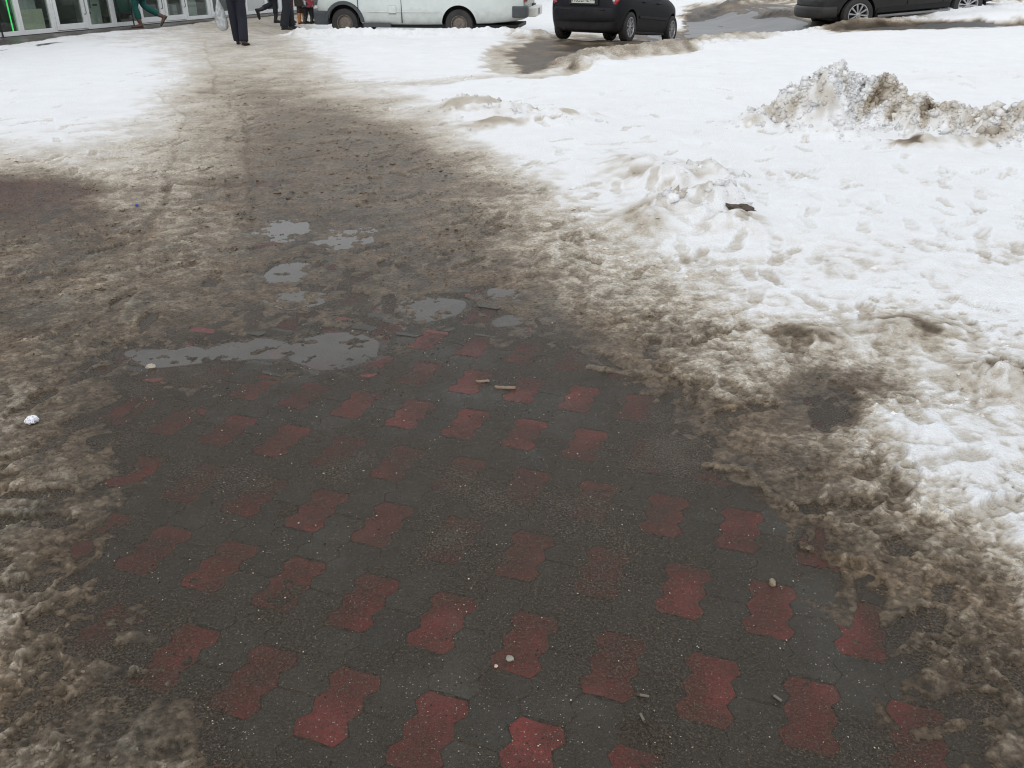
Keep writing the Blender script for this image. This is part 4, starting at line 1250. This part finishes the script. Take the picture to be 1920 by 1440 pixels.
for sd_ in (1, -1):
    box('side_step', plain('steel_step', (.22, .22, .23), .4, .5, dirt=.5) if sd_ == 1 else bpy.data.materials['steel_step'], suv, .45, 2.22, sd_ * .84, sd_ * .94, .27, .32, .012)
    box('side_cladding', M_TRIM, suv, .44, 2.24, sd_ * .87, sd_ * .912, .36, .46, .012)
    bm = bmesh.new(); add_ball(bm, (3.30, sd_ * .70, .80), (.2, .12, .09)); from_bm('headlight', bm, M_CLEAR_L, suv, 60)
    bm = bmesh.new(); add_ball(bm, (3.50, sd_ * .62, .50), (.05, .07, .06)); from_bm('fog_lamp', bm, M_CLEAR_L, suv, 60)
    bm = bmesh.new(); add_ball(bm, (-.80, sd_ * .80, .95), (.07, .07, .2)); from_bm('tail_light', bm, M_RED_L, suv, 60)
    bm = bmesh.new(); add_ball(bm, (1.98, sd_ * 1.0, 1.12), (.08, .11, .08)); from_bm('wing_mirror', bm, M_SUVP, suv, 60)
    for hx in (.5, 1.3):
        box('door_handle', M_SUVP, suv, hx, hx + .2, sd_ * .905, sd_ * .93, .93, .955, .006)
    for dx in (.62, 1.5):
        box('door_gap', M_TRIM, suv, dx, dx + .01, sd_ * .86, sd_ * .9145, .5, 1.0, .001)
    for (wx) in (0, 2.7):
        box('mud_flap', M_TRIM, suv, wx - .46, wx - .44, sd_ * .70, sd_ * .90, .16, .42, .004)
bm = bmesh.new()
add_tube(bm, [(3.2, -.86, .46), (3.5, -.7, .46), (3.64, -.35, .46), (3.67, 0, .46), (3.64, .35, .46), (3.5, .7, .46), (3.2, .86, .46)], [(.05, .13)] * 7, 14, 4)
from_bm('front_bumper', bm, M_SUVP, suv, 60)
bm = bmesh.new()
add_tube(bm, [(-.6, -.88, .55), (-.86, -.72, .55), (-.96, 0, .55), (-.86, .72, .55), (-.6, .88, .55)], [(.05, .12)] * 5, 14, 4)
from_bm('rear_bumper', bm, M_TRIM, suv, 60)
box('underbody', M_TRIM, suv, -.5, 3.2, -.66, .66, .25, .34, .01)
place(suv, (10.66, 22.99, .20), rad(187), rad(4.2))

# ------------------------------------------------------------------ people
M_SKIN = plain('skin', (.50, .30, .22), .5, var=.08)
M_HAIR = plain('dark_hair', (.03, .02, .015), .6, var=.3, scale=40)
M_SOLE = plain('shoe_sole', (.012, .012, .012), .8)

def cloth(name, col, rough=.85, var=.18, scale=14):
    m, nt, b = mat_new(name)
    tc = nt.nodes.new('ShaderNodeTexCoord')
    n = noise(nt, scale, 6, .65, tc.outputs['Object'])
    nt.links.new(ramp(nt, n.outputs[0], [(0.3, tuple(c * (1 - var) for c in col)), (0.7, tuple(min(1, c * (1 + var)) for c in col))]).outputs[0], b.inputs['Base Color'])
    b.inputs['Roughness'].default_value = rough
    n2 = noise(nt, 18, 3, .6, tc.outputs['Object'])
    bump(nt, b, n2.outputs[0], .35, .02)
    return m

def person(label, px, py, facing, legs, trouser, shoe, jacket, hem=.82, arms=None, cuff=.078, boot=0.0, bare=False, hair_len=.1, z=None, H=1.0, coat_r=1.0, cat='person'):
    """legs: {side: (knee, ankle, foot pitch, foot yaw)}, side -1 left / +1 right, local +y is forward"""
    p = gp(px, py, .04)
    zz = (gz(p.x, p.y) if z is None else z) - .004
    o = tag(empty('person', (p.x, p.y, zz), facing - math.pi / 2), label, cat)
    o.scale = (H, H, H)
    hip = lambda s_: Vector((s_ * .09, 0, .90))
    sho = lambda s_: Vector((s_ * .185, -.01, 1.42))
    arms = arms or {s_: (Vector((s_ * .25, -.05, 1.15)), Vector((s_ * .24, .06, .92))) for s_ in (-1, 1)}
    # body
    bm = bmesh.new()
    add_tube(bm, [(0, 0, .86), (0, 0, 1.0), (0, .0, 1.2), (0, -.01, 1.36), (0, -.01, 1.45)], [(.15, .11), (.16, .115), (.15, .11), (.17, .11), (.09, .07)], 16, 4)
    add_tube(bm, [(0, -.01, 1.42), (0, .0, 1.5), (0, .015, 1.56)], [.06, .052, .05], 12, 3)
    add_ball(bm, (0, .02, 1.645), (.074, .092, .112))
    add_ball(bm, (0, .055, 1.585), (.052, .052, .05))
    add_tube(bm, [(0, .104, 1.665), (0, .122, 1.635), (0, .112, 1.622)], [.009, .015, .012], 8, 2)
    for s_ in (-1, 1):
        add_ball(bm, (s_ * .075, .015, 1.64), (.012, .022, .032), 8, 6)
        k, a = Vector(legs[s_][0]), Vector(legs[s_][1])
        add_tube(bm, [hip(s_), (hip(s_) + k) / 2 + Vector((0, .01, 0)), k, (k * .65 + a * .35) - Vector((0, .012, 0)), a], [.09, .075, .055, .052, .036], 12, 4)
        e, h = arms[s_]
        add_tube(bm, [sho(s_), (sho(s_) + e) / 2, e, (e + h) / 2, h], [.055, .046, .04, .036, .026], 10, 3)
        d = (h - e).normalized(); side = Vector((0, 1, 0)) if abs(d.y) < .8 else Vector((1, 0, 0))
        side = (side - d * side.dot(d)).normalized()
        palm = h + d * .055
        add_tube(bm, [h, h + d * .03, palm, h + d * .085], [(.026, .024), (.022, .036), (.02, .042), (.014, .036)], 10, 3)
        nrm = d.cross(side).normalized() * -s_
        for f, (off, ln) in enumerate(((.028, .07), (.010, .08), (-.009, .074), (-.026, .058))):
            b0 = h + d * .08 + side * off
            add_tube(bm, [b0, b0 + d * ln * .5 + nrm * .006, b0 + d * ln * .85 + nrm * .03], [.0095, .009, .007], 8, 3)
        b0 = h + d * .03 + side * .032
        add_tube(bm, [b0, b0 + side * .025 + d * .025, b0 + side * .03 + d * .055 + nrm * .01], [.012, .011, .008], 8, 3)
    fuse(bm, 'body', M_SKIN, o, .009, .22, 4)
    # eyes and mouth
    for s_ in (-1, 1):
        bm = bmesh.new(); add_ball(bm, (s_ * .031, .098, 1.655), (.012, .009, .008), 10, 6); from_bm('eye', bm, M_BLACK, o, 60)
    bm = bmesh.new(); add_tube(bm, [(-.022, .098, 1.592), (0, .106, 1.590), (.022, .098, 1.592)], [.004, .007, .004], 8, 3); from_bm('mouth', bm, plain('lips', (.4, .14, .12), .5) if 'lips' not in bpy.data.materials else bpy.data.materials['lips'], o, 60)
    bm = bmesh.new()
    add_ball(bm, (0, -.005, 1.675), (.088, .095, .10)); add_ball(bm, (0, -.035, 1.635 - hair_len * .4), (.075, .07, .08 + hair_len * .5))
    fuse(bm, 'hair', M_HAIR, o, .012, .4, 3)
    # legs clothing
    bm = bmesh.new()
    add_tube(bm, [(0, 0, .80), (0, 0, .90), (0, 0, 1.02)], [(.15, .115), (.172, .13), (.16, .118)], 16, 3)
    for s_ in (-1, 1):
        k, a = Vector(legs[s_][0]), Vector(legs[s_][1])
        end = a - (a - k).normalized() * (boot - .02)
        add_tube(bm, [hip(s_) + Vector((-s_ * .005, 0, .02)), (hip(s_) + k) / 2, k, (k + a) / 2 - Vector((0, .01, 0)), end], [(.102, .115), (.092, .1), (max(cuff, .066), max(cuff, .07)), (max(cuff * .97, .06), max(cuff, .066)), (cuff * .92, cuff * 1.02)], 16, 5)
    fuse(bm, 'trousers', trouser, o, .012, .4, 4)
    # shoes
    for s_ in (-1, 1):
        k, a = Vector(legs[s_][0]), Vector(legs[s_][1])
        fp, fyaw = legs[s_][2], legs[s_][3]
        M = Matrix.Translation(a) @ Matrix.Rotation(fyaw, 4, 'Z') @ Matrix.Rotation(fp, 4, 'X')
        bm = bmesh.new()
        add_tube(bm, [M @ Vector(q) for q in ((0, -.075, -.045), (0, -.04, -.04), (0, .03, -.045), (0, .10, -.058), (0, .165, -.066), (0, .195, -.07))], [(.026, .024), (.036, .038), (.041, .036), (.047, .028), (.04, .021), (.014, .012)], 16, 4)
        up = [a + (k - a).normalized() * (.05 + boot), a + (k - a).normalized() * (.03 + boot * .5), M @ Vector((0, -.02, -.01)), M @ Vector((0, -.01, -.05))]
        add_tube(bm, up, [.05 + .012 * bool(boot), .045 + .008 * bool(boot), .042, .038], 14, 4)
        sh = fuse(bm, 'shoe', shoe, o, .009, .5, 3)
        bm = bmesh.new()
        add_tube(bm, [M @ Vector(q) for q in ((0, -.085, -.082), (0, -.05, -.082), (0, .03, -.080), (0, .10, -.084), (0, .17, -.084), (0, .20, -.08))], [(.012, .008), (.036, .010), (.033, .009), (.047, .009), (.04, .008), (.012, .006)], 16, 4)
        from_bm('sole', bm, M_SOLE, sh, 60)
    # jacket or coat
    bm = bmesh.new()
    pts = [(0, 0, hem), (0, 0, (hem + 1.05) / 2), (0, 0, 1.05), (0, 0, 1.22), (0, -.01, 1.38), (0, -.01, 1.46), (0, 0, 1.51)]
    add_tube(bm, pts, [(.19 * coat_r, .155 * coat_r), (.192 * coat_r, .152), (.185, .142), (.19, .142), (.20, .135), (.12, .10), (.075, .075)], 18, 4)
    for s_ in (-1, 1):
        e, h = arms[s_]
        add_tube(bm, [sho(s_) + Vector((-s_ * .03, 0, 0)), (sho(s_) + e) / 2, e, (e + h) / 2, h], [.078, .07, .062, .058, .048], 14, 4)
    fuse(bm, 'coat', jacket, o, .014, .4, 4)
    return o

V = Vector
ST = lambda s_, fy=0.0, yaw=0.0: (V((s_ * .095, .03 + fy * .5, .48)), V((s_ * .10, fy, .09)), 0.0, yaw)
# the walker seen from behind with a bag
armsA = {-1: (V((-.27, -.05, 1.12)), V((-.33, .04, .90))), 1: (V((.25, .02, 1.13)), V((.22, .16, .95)))}
A = person('person in navy trousers and dark jacket walking away with a plastic bag', 452, 84, rad(97),
           {-1: (V((-.085, .10, .49)), V((-.075, .16, .10)), -.05, .1), 1: (V((.085, .0, .47)), V((.085, -.12, .10)), -.12, -.35)},
           cloth('navy_trousers', (.007, .008, .017)), plain('brown_shoe_leather', (.045, .018, .012), .35), cloth('black_jacket', (.012, .012, .014)), hem=.86, arms=armsA, cuff=.092)
# bag held in the left hand
hand = A.matrix_basis @ V((-.335, .05, .80))
bag = tag(empty('plastic_bag', hand, rad(7)), 'translucent white plastic carrier bag in the left hand of the walker', 'bag')
m, nt, b = mat_new('thin_plastic')
b.inputs['Base Color'].default_value = (.42, .44, .44, 1)
tc = nt.nodes.new('ShaderNodeTexCoord')
nz = noise(nt, 14, 4, .6, tc.outputs['Object'])
nt.links.new(ramp(nt, nz.outputs[0], [(0.3, (.30, .32, .32)), (0.7, (.58, .6, .6))]).outputs[0], b.inputs['Base Color'])
b.inputs['Roughness'].default_value = .25
nt.links.new(ramp(nt, nz.outputs[0], [(0.3, .72), (0.7, .95)]).outputs[0], b.inputs['Alpha'])
bump(nt, b, nz.outputs[0], .6, .03)
bm = bmesh.new()
rings = []
rb = random.Random(5)
for t in np.linspace(0, 1, 16):
    z = .02 - .56 * t
    wd = np.interp(t, [0, .08, .3, .7, .92, 1], [.015, .03, .07, .115, .10, .03]); dp = np.interp(t, [0, .1, .5, .9, 1], [.012, .02, .05, .06, .02])
    rings.append([(.03 * t + wd * math.cos(2 * math.pi * i / 20) * (1 + .12 * math.sin(3 * i + 5 * t)), dp * math.sin(2 * math.pi * i / 20) * (1 + .2 * rb.uniform(-1, 1)), z) for i in range(20)])
add_ring_loft(bm, rings)
from_bm('sack', bm, m, bag, 180)
bm = bmesh.new()
add_tube(bm, [(-.03, 0, .0), (-.02, 0, .05), (.0, 0, .075), (.02, 0, .05), (.03, 0, .0)], [(.02, .006)] * 5, 10, 4)
from_bm('bag_handle', bm, m, bag, 180)

# striding past the shop in green trousers
f0 = math.atan2(-WU.y, -WU.x) + .75
person('person in teal green trousers and long dark coat striding past the litter bin', 270, 53, rad(205),
       {-1: (V((-.06, .12, .47)), V((-.06, .08, .09)), 0, 0), 1: (V((.08, -.10, .47)), V((.08, -.46, .22)), -.9, 0)},
       cloth('teal_trousers', (.006, .075, .065)), plain('tan_brown_boot', (.12, .06, .045), .6), cloth('dark_coat', (.012, .013, .016)), hem=.60, boot=.13, cuff=.075, z=SLAB)
person('person in black leggings with one boot lifted behind', 513, 42, rad(50),
       {-1: (V((-.06, .05, .47)), V((-.12, -.32, .30)), -1.25, 0), 1: (V((.07, .06, .47)), V((.08, .04, .09)), 0, -.6)},
       cloth('black_leggings', (.010, .012, .018)), plain('black_boot', (.010, .011, .012), .35), cloth('charcoal_jacket', (.03, .03, .032)), hem=.86, boot=.16, cuff=.062, z=.03)
person('tall person in straight black trousers standing before the snow heap', 541, 53, rad(25),
       {-1: (V((-.08, .06, .48)), V((-.07, .10, .09)), 0, 0), 1: (V((.10, -.02, .48)), V((.13, -.12, .09)), 0, -.1)},
       cloth('black_trousers', (.008, .009, .013)), plain('black_shoe', (.010, .010, .010), .35), cloth('dark_parka', (.014, .014, .016)), hem=.84, cuff=.098, z=.02)
person('person in dusty brown trousers half hidden behind the black trousers', 543, 42, rad(80),
       {s_: ST(s_ * .55, s_ * .08) for s_ in (-1, 1)}, cloth('brown_trousers', (.10, .062, .05)), plain('dark_brown_boot', (.05, .035, .03), .6), cloth('brown_jacket', (.06, .045, .035)), hem=.84, boot=.1, cuff=.062, z=.02)
person('person in dark brown coat and tan suede boots near the van', 567, 43, rad(80),
       {s_: ST(s_ * .5, s_ * .05) for s_ in (-1, 1)}, cloth('dark_stockings', (.035, .018, .012)), plain('tan_suede_boot', (.34, .15, .05), .8), cloth('dark_brown_coat', (.028, .022, .018)), hem=.42, boot=.24, cuff=.05, z=.02, coat_r=.85)
m, nt, b = mat_new('patterned_cloth')
tc = nt.nodes.new('ShaderNodeTexCoord')
v1 = N(nt, 'ShaderNodeTexVoronoi', Scale=15.0); nt.links.new(tc.outputs['Object'], v1.inputs['Vector'])
nz = noise(nt, 5, 3, .6, tc.outputs['Object'])
sepc = nt.nodes.new('ShaderNodeSeparateColor'); nt.links.new(v1.outputs['Color'], sepc.inputs[0])
c = ramp(nt, sepc.outputs[0], [(0.30, (.02, .02, .03)), (0.34, (.42, .43, .46)), (0.62, (.40, .41, .44)), (0.66, (.04, .04, .06))])
c.color_ramp.interpolation = 'CONSTANT'
nt.links.new(mixc(nt, ramp(nt, nz.outputs[0], [(0.50, 0.0), (0.56, 1.0)]).outputs[0], c.outputs[0], (.32, .04, .05)), b.inputs['Base Color'])
b.inputs['Roughness'].default_value = .85
person('person in red and grey patterned coat with black tights beside the van', 580, 43, rad(60),
       {s_: ST(s_ * .6, s_ * .06) for s_ in (-1, 1)}, cloth('black_tights', (.010, .010, .012)), plain('black_ankle_boot', (.012, .012, .013), .4), m, hem=.40, boot=.1, cuff=.052, z=.02, coat_r=.95)

# ------------------------------------------------------------------ small things lying about
def blob(name, label, cat, px, py, size, mat, seed=0, sink=.25, group=None, rz=0, rough=.35, sub=2):
    p = gp(px, py)
    bm = bmesh.new()
    bmesh.ops.create_icosphere(bm, subdivisions=sub, radius=1.0)
    r = random.Random(seed)
    off = Vector((r.uniform(0, 99), r.uniform(0, 99), 0))
    for v in bm.verts:
        n_ = float(perlin(np.array([v.co.x * 1.3 + off.x + v.co.z]), np.array([v.co.y * 1.3 + off.y - v.co.z]))[0])
        n2_ = float(perlin(np.array([v.co.x * 3.1 + off.y + v.co.z]), np.array([v.co.y * 3.1 + off.x - v.co.z]))[0])
        v.co *= 1 + rough * (n_ + .6 * n2_)
        v.co = Vector((v.co.x * size[0], v.co.y * size[1], v.co.z * size[2]))
    o = from_bm(name, bm, mat, None, 30)
    z = max(gz(p.x, p.y), -.011 * float(hollow(np.array([p.x]), np.array([p.y]))[0]))
    o.location = (p.x, p.y, z + size[2] * (1 - 2 * sink))
    o.rotation_euler = (0, 0, rz)
    return tag(o, label, cat, group)

M_STONE = plain('grey_stone', (.24, .23, .19), .6, var=.3, scale=60)
M_PALE = plain('pale_pebble', (.50, .42, .30), .5, var=.2, scale=80)
M_DARKST = plain('dark_clod', (.055, .043, .036), .7, var=.4, scale=60)
M_ICE = plain('slush_lump', (.17, .148, .115), .4, var=.25, scale=60)
blob('stone', 'flat grey stone on a red paving stone near the bottom', 'stone', 957, 1236, (.011, .010, .006), M_STONE, 1)
blob('pebble', 'tiny pale pebble beside the flat grey stone', 'stone', 930, 1250, (.005, .005, .004), M_PALE, 2)
blob('pebble', 'small black pebble on the lower red paving stone', 'stone', 1144, 1269, (.005, .004, .003), M_DARKST, 3)
blob('stone', 'brown stone half sunk in the murky film at lower right', 'stone', 1448, 1096, (.010, .012, .012), plain('brown_stone', (.24, .19, .12), .5, var=.4, scale=70), 4)
blob('mud_clod', 'dark brown leaf shaped clod on the white snow', 'clod', 1380, 424, (.085, .032, .020), plain('wet_leaf_clod', (.075, .056, .043), .8, var=.5, scale=40), 15, rz=-.6, sink=.1, rough=.8, sub=3)
blob('clod', 'pair of black lumps stuck in the big snow heap', 'clod', 1462, 238, (.03, .02, .02), M_BLACK, 6).location.z += .02
blob('slush_lump', 'pale slush lump at the left puddle edge', 'slush', 282, 688, (.022, .014, .012), plain('pale_slush', (.34, .30, .235), .5, var=.3, scale=60), 7)

def crumple(name, label, cat, px, py, w_, d_, h_, mat, seed, rz=0.0, n=9):
    p = gp(px, py)
    r = random.Random(seed)
    bm = bmesh.new()
    ring = [r.uniform(.75, 1.15) for _ in range(16)]
    layers = []
    for lz, sc in ((0.0, .85), (.35, 1.0), (.8, .8), (1.0, .4)):
        layers.append([(w_ * .5 * sc * ring[i] * math.cos(2 * math.pi * i / 16) * r.uniform(.9, 1.1), d_ * .5 * sc * ring[i] * math.sin(2 * math.pi * i / 16) * r.uniform(.9, 1.1), h_ * (lz + r.uniform(-.12, .12))) for i in range(16)])
    add_ring_loft(bm, layers)
    bmesh.ops.triangulate(bm, faces=bm.faces)
    o = from_bm(name, bm, mat, None)
    o.location = (p.x, p.y, gz(p.x, p.y) + .002)
    o.rotation_euler = (0, 0, rz)
    return tag(o, label, cat)

m, nt, b = mat_new('printed_paper')
tc = nt.nodes.new('ShaderNodeTexCoord')
wv = N(nt, 'ShaderNodeTexWave', Scale=60.0, Distortion=6.0); nt.links.new(tc.outputs['Object'], wv.inputs['Vector'])
nz = noise(nt, 90, 3); nt.links.new(tc.outputs['Object'], nz.inputs['Vector'])
f = mathn(nt, 'MULTIPLY', ramp(nt, wv.outputs['Fac'], [(0.55, 0.0), (0.75, 1.0)]).outputs[0], ramp(nt, nz.outputs[0], [(0.5, 0.0), (0.6, 1.0)]).outputs[0])
nt.links.new(mixc(nt, f, (.78, .78, .82), (.28, .28, .32)), b.inputs['Base Color'])
crumple('paper_scrap', 'crumpled white paper scrap on the brown slush at far left', 'litter', 62, 795, .050, .048, .024, m, 3)
crumple('plastic_scrap', 'tiny bright blue plastic scrap in the tan slush', 'litter', 258, 391, .026, .022, .014, plain('blue_scrap', (.01, .08, .45), .4), 4)

def splinter(label, px, py, ln, wd, th, rz, seed, parent_mat):
    p = gp(px, py)
    r = random.Random(seed)
    bm = bmesh.new()
    rings = []
    for t in np.linspace(-.5, .5, 9):
        k = (1 - (abs(t) * 1.7) ** 6 * .4) * r.uniform(.8, 1.1)
        y0 = r.uniform(-.15, .15) * wd
        rings.append([(t * ln, y0 + wd * .5 * k * a, th * (.5 + .5 * c_) + .002 * math.sin(t * 5)) for a, c_ in ((-1, -1), (1, -1), (.9, .8), (.2, 1), (-.8, .9))])
    add_ring_loft(bm, rings)
    o = from_bm('wood_splinter', bm, parent_mat, None)
    o.location = (p.x, p.y, .0015 + max(0, gz(p.x, p.y)))
    o.rotation_euler = (0, 0, rz)
    return tag(o, label, 'wood chip', 'wood splinters on the paving')

m, nt, b = mat_new('weathered_wood')
tc = nt.nodes.new('ShaderNodeTexCoord')
mp = N(nt, 'ShaderNodeMapping'); mp.inputs['Scale'].default_value = (6, 160, 60); nt.links.new(tc.outputs['Object'], mp.inputs[0])
nz = noise(nt, 3, 5, .6, mp.outputs[0])
nt.links.new(ramp(nt, nz.outputs[0], [(0.3, (.10, .065, .045)), (0.7, (.28, .20, .13))]).outputs[0], b.inputs['Base Color'])
b.inputs['Roughness'].default_value = .5
splinter('longer pale wood splinter lying across a red paving stone', 947, 728, .085, .018, .006, rad(-12), 1, m)
splinter('shorter dark wood splinter just left of the longer one', 905, 716, .055, .015, .005, rad(-4), 2, m)

def butt(label, px, py, rz, ln=.022):
    p = gp(px, py)
    bm = bmesh.new()
    add_tube(bm, [(-ln / 2, 0, .0035), (0, 0, .0035), (ln / 2, 0, .0033)], [.0036, .0036, .0032], 10, 2)
    o = from_bm('cigarette_butt', bm, plain('soggy_paper', (.13, .112, .088), .6, var=.2, scale=60) if 'soggy_paper' not in bpy.data.materials else bpy.data.materials['soggy_paper'], None, 50)
    bm = bmesh.new()
    add_tube(bm, [(-ln / 2 - .006, 0, .0033), (-ln / 2 - .001, 0, .0034)], [.0030, .0034], 10, 1)
    from_bm('ash_end', bm, M_DARKST, o, 50)
    o.location = (p.x, p.y, .001); o.rotation_euler = (0, 0, rz)
    tag(o, label, 'cigarette butt', 'cigarette butts on the paving')
butt('cigarette butt lying level right of the middle bottom red stone', 1208, 1307, rad(-12))
butt('cigarette butt pointing at the viewer near the bottom edge', 1204, 1348, rad(105))
butt('cigarette butt in the dark film at lower right', 1458, 1312, rad(-50))

# ------------------------------------------------------------------ countless bits: grit, slush crumbs, snow lumps
def scatter(name, label, cat, n, region, size_rng, cond, colours, seed, sink=.3, flat=.7, sub=1, near_h=False, facet=False):
    r = np.random.default_rng(seed)
    bm = bmesh.new(); bmesh.ops.create_icosphere(bm, subdivisions=max(sub, 1), radius=1.0)
    if sub == 0:
        bm.free(); bm = bmesh.new(); bmesh.ops.create_cube(bm, size=1.5); bmesh.ops.triangulate(bm, faces=bm.faces)
    bv = np.array([v.co[:] for v in bm.verts]); bf = np.array([[v.index for v in f.verts] for f in bm.faces]); bm.free()
    x = r.uniform(region[0], region[1], n * 6); y = region[2] * (region[3] / region[2]) ** r.random(n * 6)
    if near_h:
        pick = r.choice(len(HEAPW), n * 6, p=np.array([h[1] * max(h[3] - .085, 0) for h in HEAPW]) / sum(h[1] * max(h[3] - .085, 0) for h in HEAPW))
        x = np.array([HEAPW[i][0].x for i in pick]) + r.standard_normal(n * 6) * np.array([HEAPW[i][1] for i in pick]) * .75
        y = np.array([HEAPW[i][0].y for i in pick]) + r.standard_normal(n * 6) * np.array([HEAPW[i][2] for i in pick]) * .75
    zc_ = y * CP + CAM_H * SP
    keep = np.abs(x) < .597 * 1.15 * zc_
    x, y = x[keep], y[keep]
    z, gc, _, s_ = ground(x, y, True)
    z = np.where(s_ < .2, np.maximum(z, .0006 - .011 * hollow(x, y)), z)
    hz_ = hollow(x, y)
    k = cond(s_, x, y, r.random(len(x)), hz_)
    x, y, z, gc = x[k][:n], y[k][:n], z[k][:n], gc[k][:n]
    n = len(x)
    sz = size_rng[0] * (size_rng[1] / size_rng[0]) ** (r.random(n) ** 1.6)
    if size_rng[1] < .005:
        sz = sz * np.clip((y * CP + .69) / 3.0, .8, 3)
    if name == 'slush_clods':
        sz = sz * np.clip(y / 6.0, .28, 1.0)          # kicked flat and small where people walk
    an = r.random(n) * 6.283
    jit = 1 + (.28 if not near_h else .34) * r.standard_normal((n, len(bv), 1)).clip(-1.6, 1.6) * .75
    st_ = np.stack([r.uniform(.7, 1.3, n), r.uniform(.7, 1.3, n), np.full(n, flat) * r.uniform(.7, 1.2, n)], -1)
    v = bv[None] * jit
    if sub == 0:
        v = v + .30 * r.standard_normal((n, len(bv), 3)).clip(-1.5, 1.5)
        qq = r.standard_normal((n, 4)); qq /= np.linalg.norm(qq, axis=1, keepdims=True)
        qw, qv = qq[:, None, :1], np.repeat(qq[:, None, 1:], len(bv), 1)
        tq = 2 * np.cross(qv, v); v = v + qw * tq + np.cross(qv, tq)
    v = v * st_[:, None] * sz[:, None, None]
    c_, sn = np.cos(an)[:, None], np.sin(an)[:, None]
    vx = v[..., 0] * c_ - v[..., 1] * sn + x[:, None]; vy = v[..., 0] * sn + v[..., 1] * c_ + y[:, None]
    vz = v[..., 2] + (z + sz * flat * (1 - 2 * sink))[:, None]
    co = np.stack([vx, vy, vz], -1).reshape(-1, 3)
    F = (bf[None] + (np.arange(n) * len(bv))[:, None, None]).reshape(-1, 3)
    me = bpy.data.meshes.new(name)
    me.vertices.add(len(co)); me.vertices.foreach_set('co', co.astype(np.float32).ravel())
    me.loops.add(F.size); me.loops.foreach_set('vertex_index', F.astype(np.int32).ravel())
    me.polygons.add(len(F)); me.polygons.foreach_set('loop_start', np.arange(0, F.size, 3, dtype=np.int32)); me.polygons.foreach_set('loop_total', np.full(len(F), 3, np.int32))
    me.polygons.foreach_set('use_smooth', np.full(len(F), not facet))
    me.update(calc_edges=True)
    cc = (np.array(colours)[r.choice(len(colours), n)] if colours else np.minimum(gc, .84 if not near_h else .70)) * r.uniform(.84, 1.16, (n, 1))
    cc = np.repeat(cc, len(bv), 0)
    at = me.attributes.new('cover', 'FLOAT_COLOR', 'POINT')
    at.data.foreach_set('color', np.concatenate([cc, np.ones((len(cc), 1))], 1).astype(np.float32).ravel())
    m, nt, b = mat_new(name)
    a_ = N(nt, 'ShaderNodeAttribute', attribute_name='cover')
    geo = nt.nodes.new('ShaderNodeNewGeometry')
    nz = noise(nt, 250, 4, .6, geo.outputs['Position'])
    nt.links.new(mixc(nt, 1.0, a_.outputs['Color'], ramp(nt, nz.outputs[0], [(0.3, .75), (0.7, 1.2)]).outputs[0], 'MULTIPLY'), b.inputs['Base Color'])
    b.inputs['Roughness'].default_value = .85 if near_h else .5
    b.inputs['Specular IOR Level'].default_value = .15
    return tag(link(name, me, m), label, cat, kind='stuff')

scatter('grit', 'pale and dark grit strewn over the wet paving', 'grit', 6500, (-3, 2.6, .9, 6), (.0007, .0032), lambda s, x, y, r, h: (s < .22) & (h < .5) & (fbm(x, y, .2, 2, 81) + .35 * r > .24),
        [(.38, .35, .29), (.30, .25, .18), (.03, .03, .03), (.02, .02, .02), (.16, .15, .13), (.48, .43, .34), (.03, .028, .025), (.12, .10, .08)], 5)
scatter('slush_crumbs', 'small crumbs of brown slush kicked over the path', 'slush', 14000, (-4.2, 4.2, .9, 8), (.0016, .0062), lambda s, x, y, r, h: (s > .26) & (s < .9) & (h < .3) & (fbm(x, y, .3, 2, 84) + .5 * r > .2), None, 6, .45, .75, 1, facet=True)
scatter('slush_clods', 'dirty clods of slush along the ragged snow edge', 'slush', 9000, (-5, 6, 1.2, 13), (.004, .019), lambda s, x, y, r, h: (s > .34) & (s < .92) & (h < .2) & (fbm(x, y, .45, 3, 85, .6) + .35 * r > .22), None, 9, .55, .6, 0, facet=True)
scatter('snow_lumps', 'loose lumps of snow scattered around the shovelled heaps', 'snow', 4600, (-9, 11, 4.0, 20), (.007, .036), lambda s, x, y, r, h: (s > .4) & (x > -1.2), None, 8, .60, .9, 0, near_h=True)
print('SCRIPT TIME', round(time.time() - T0, 1))
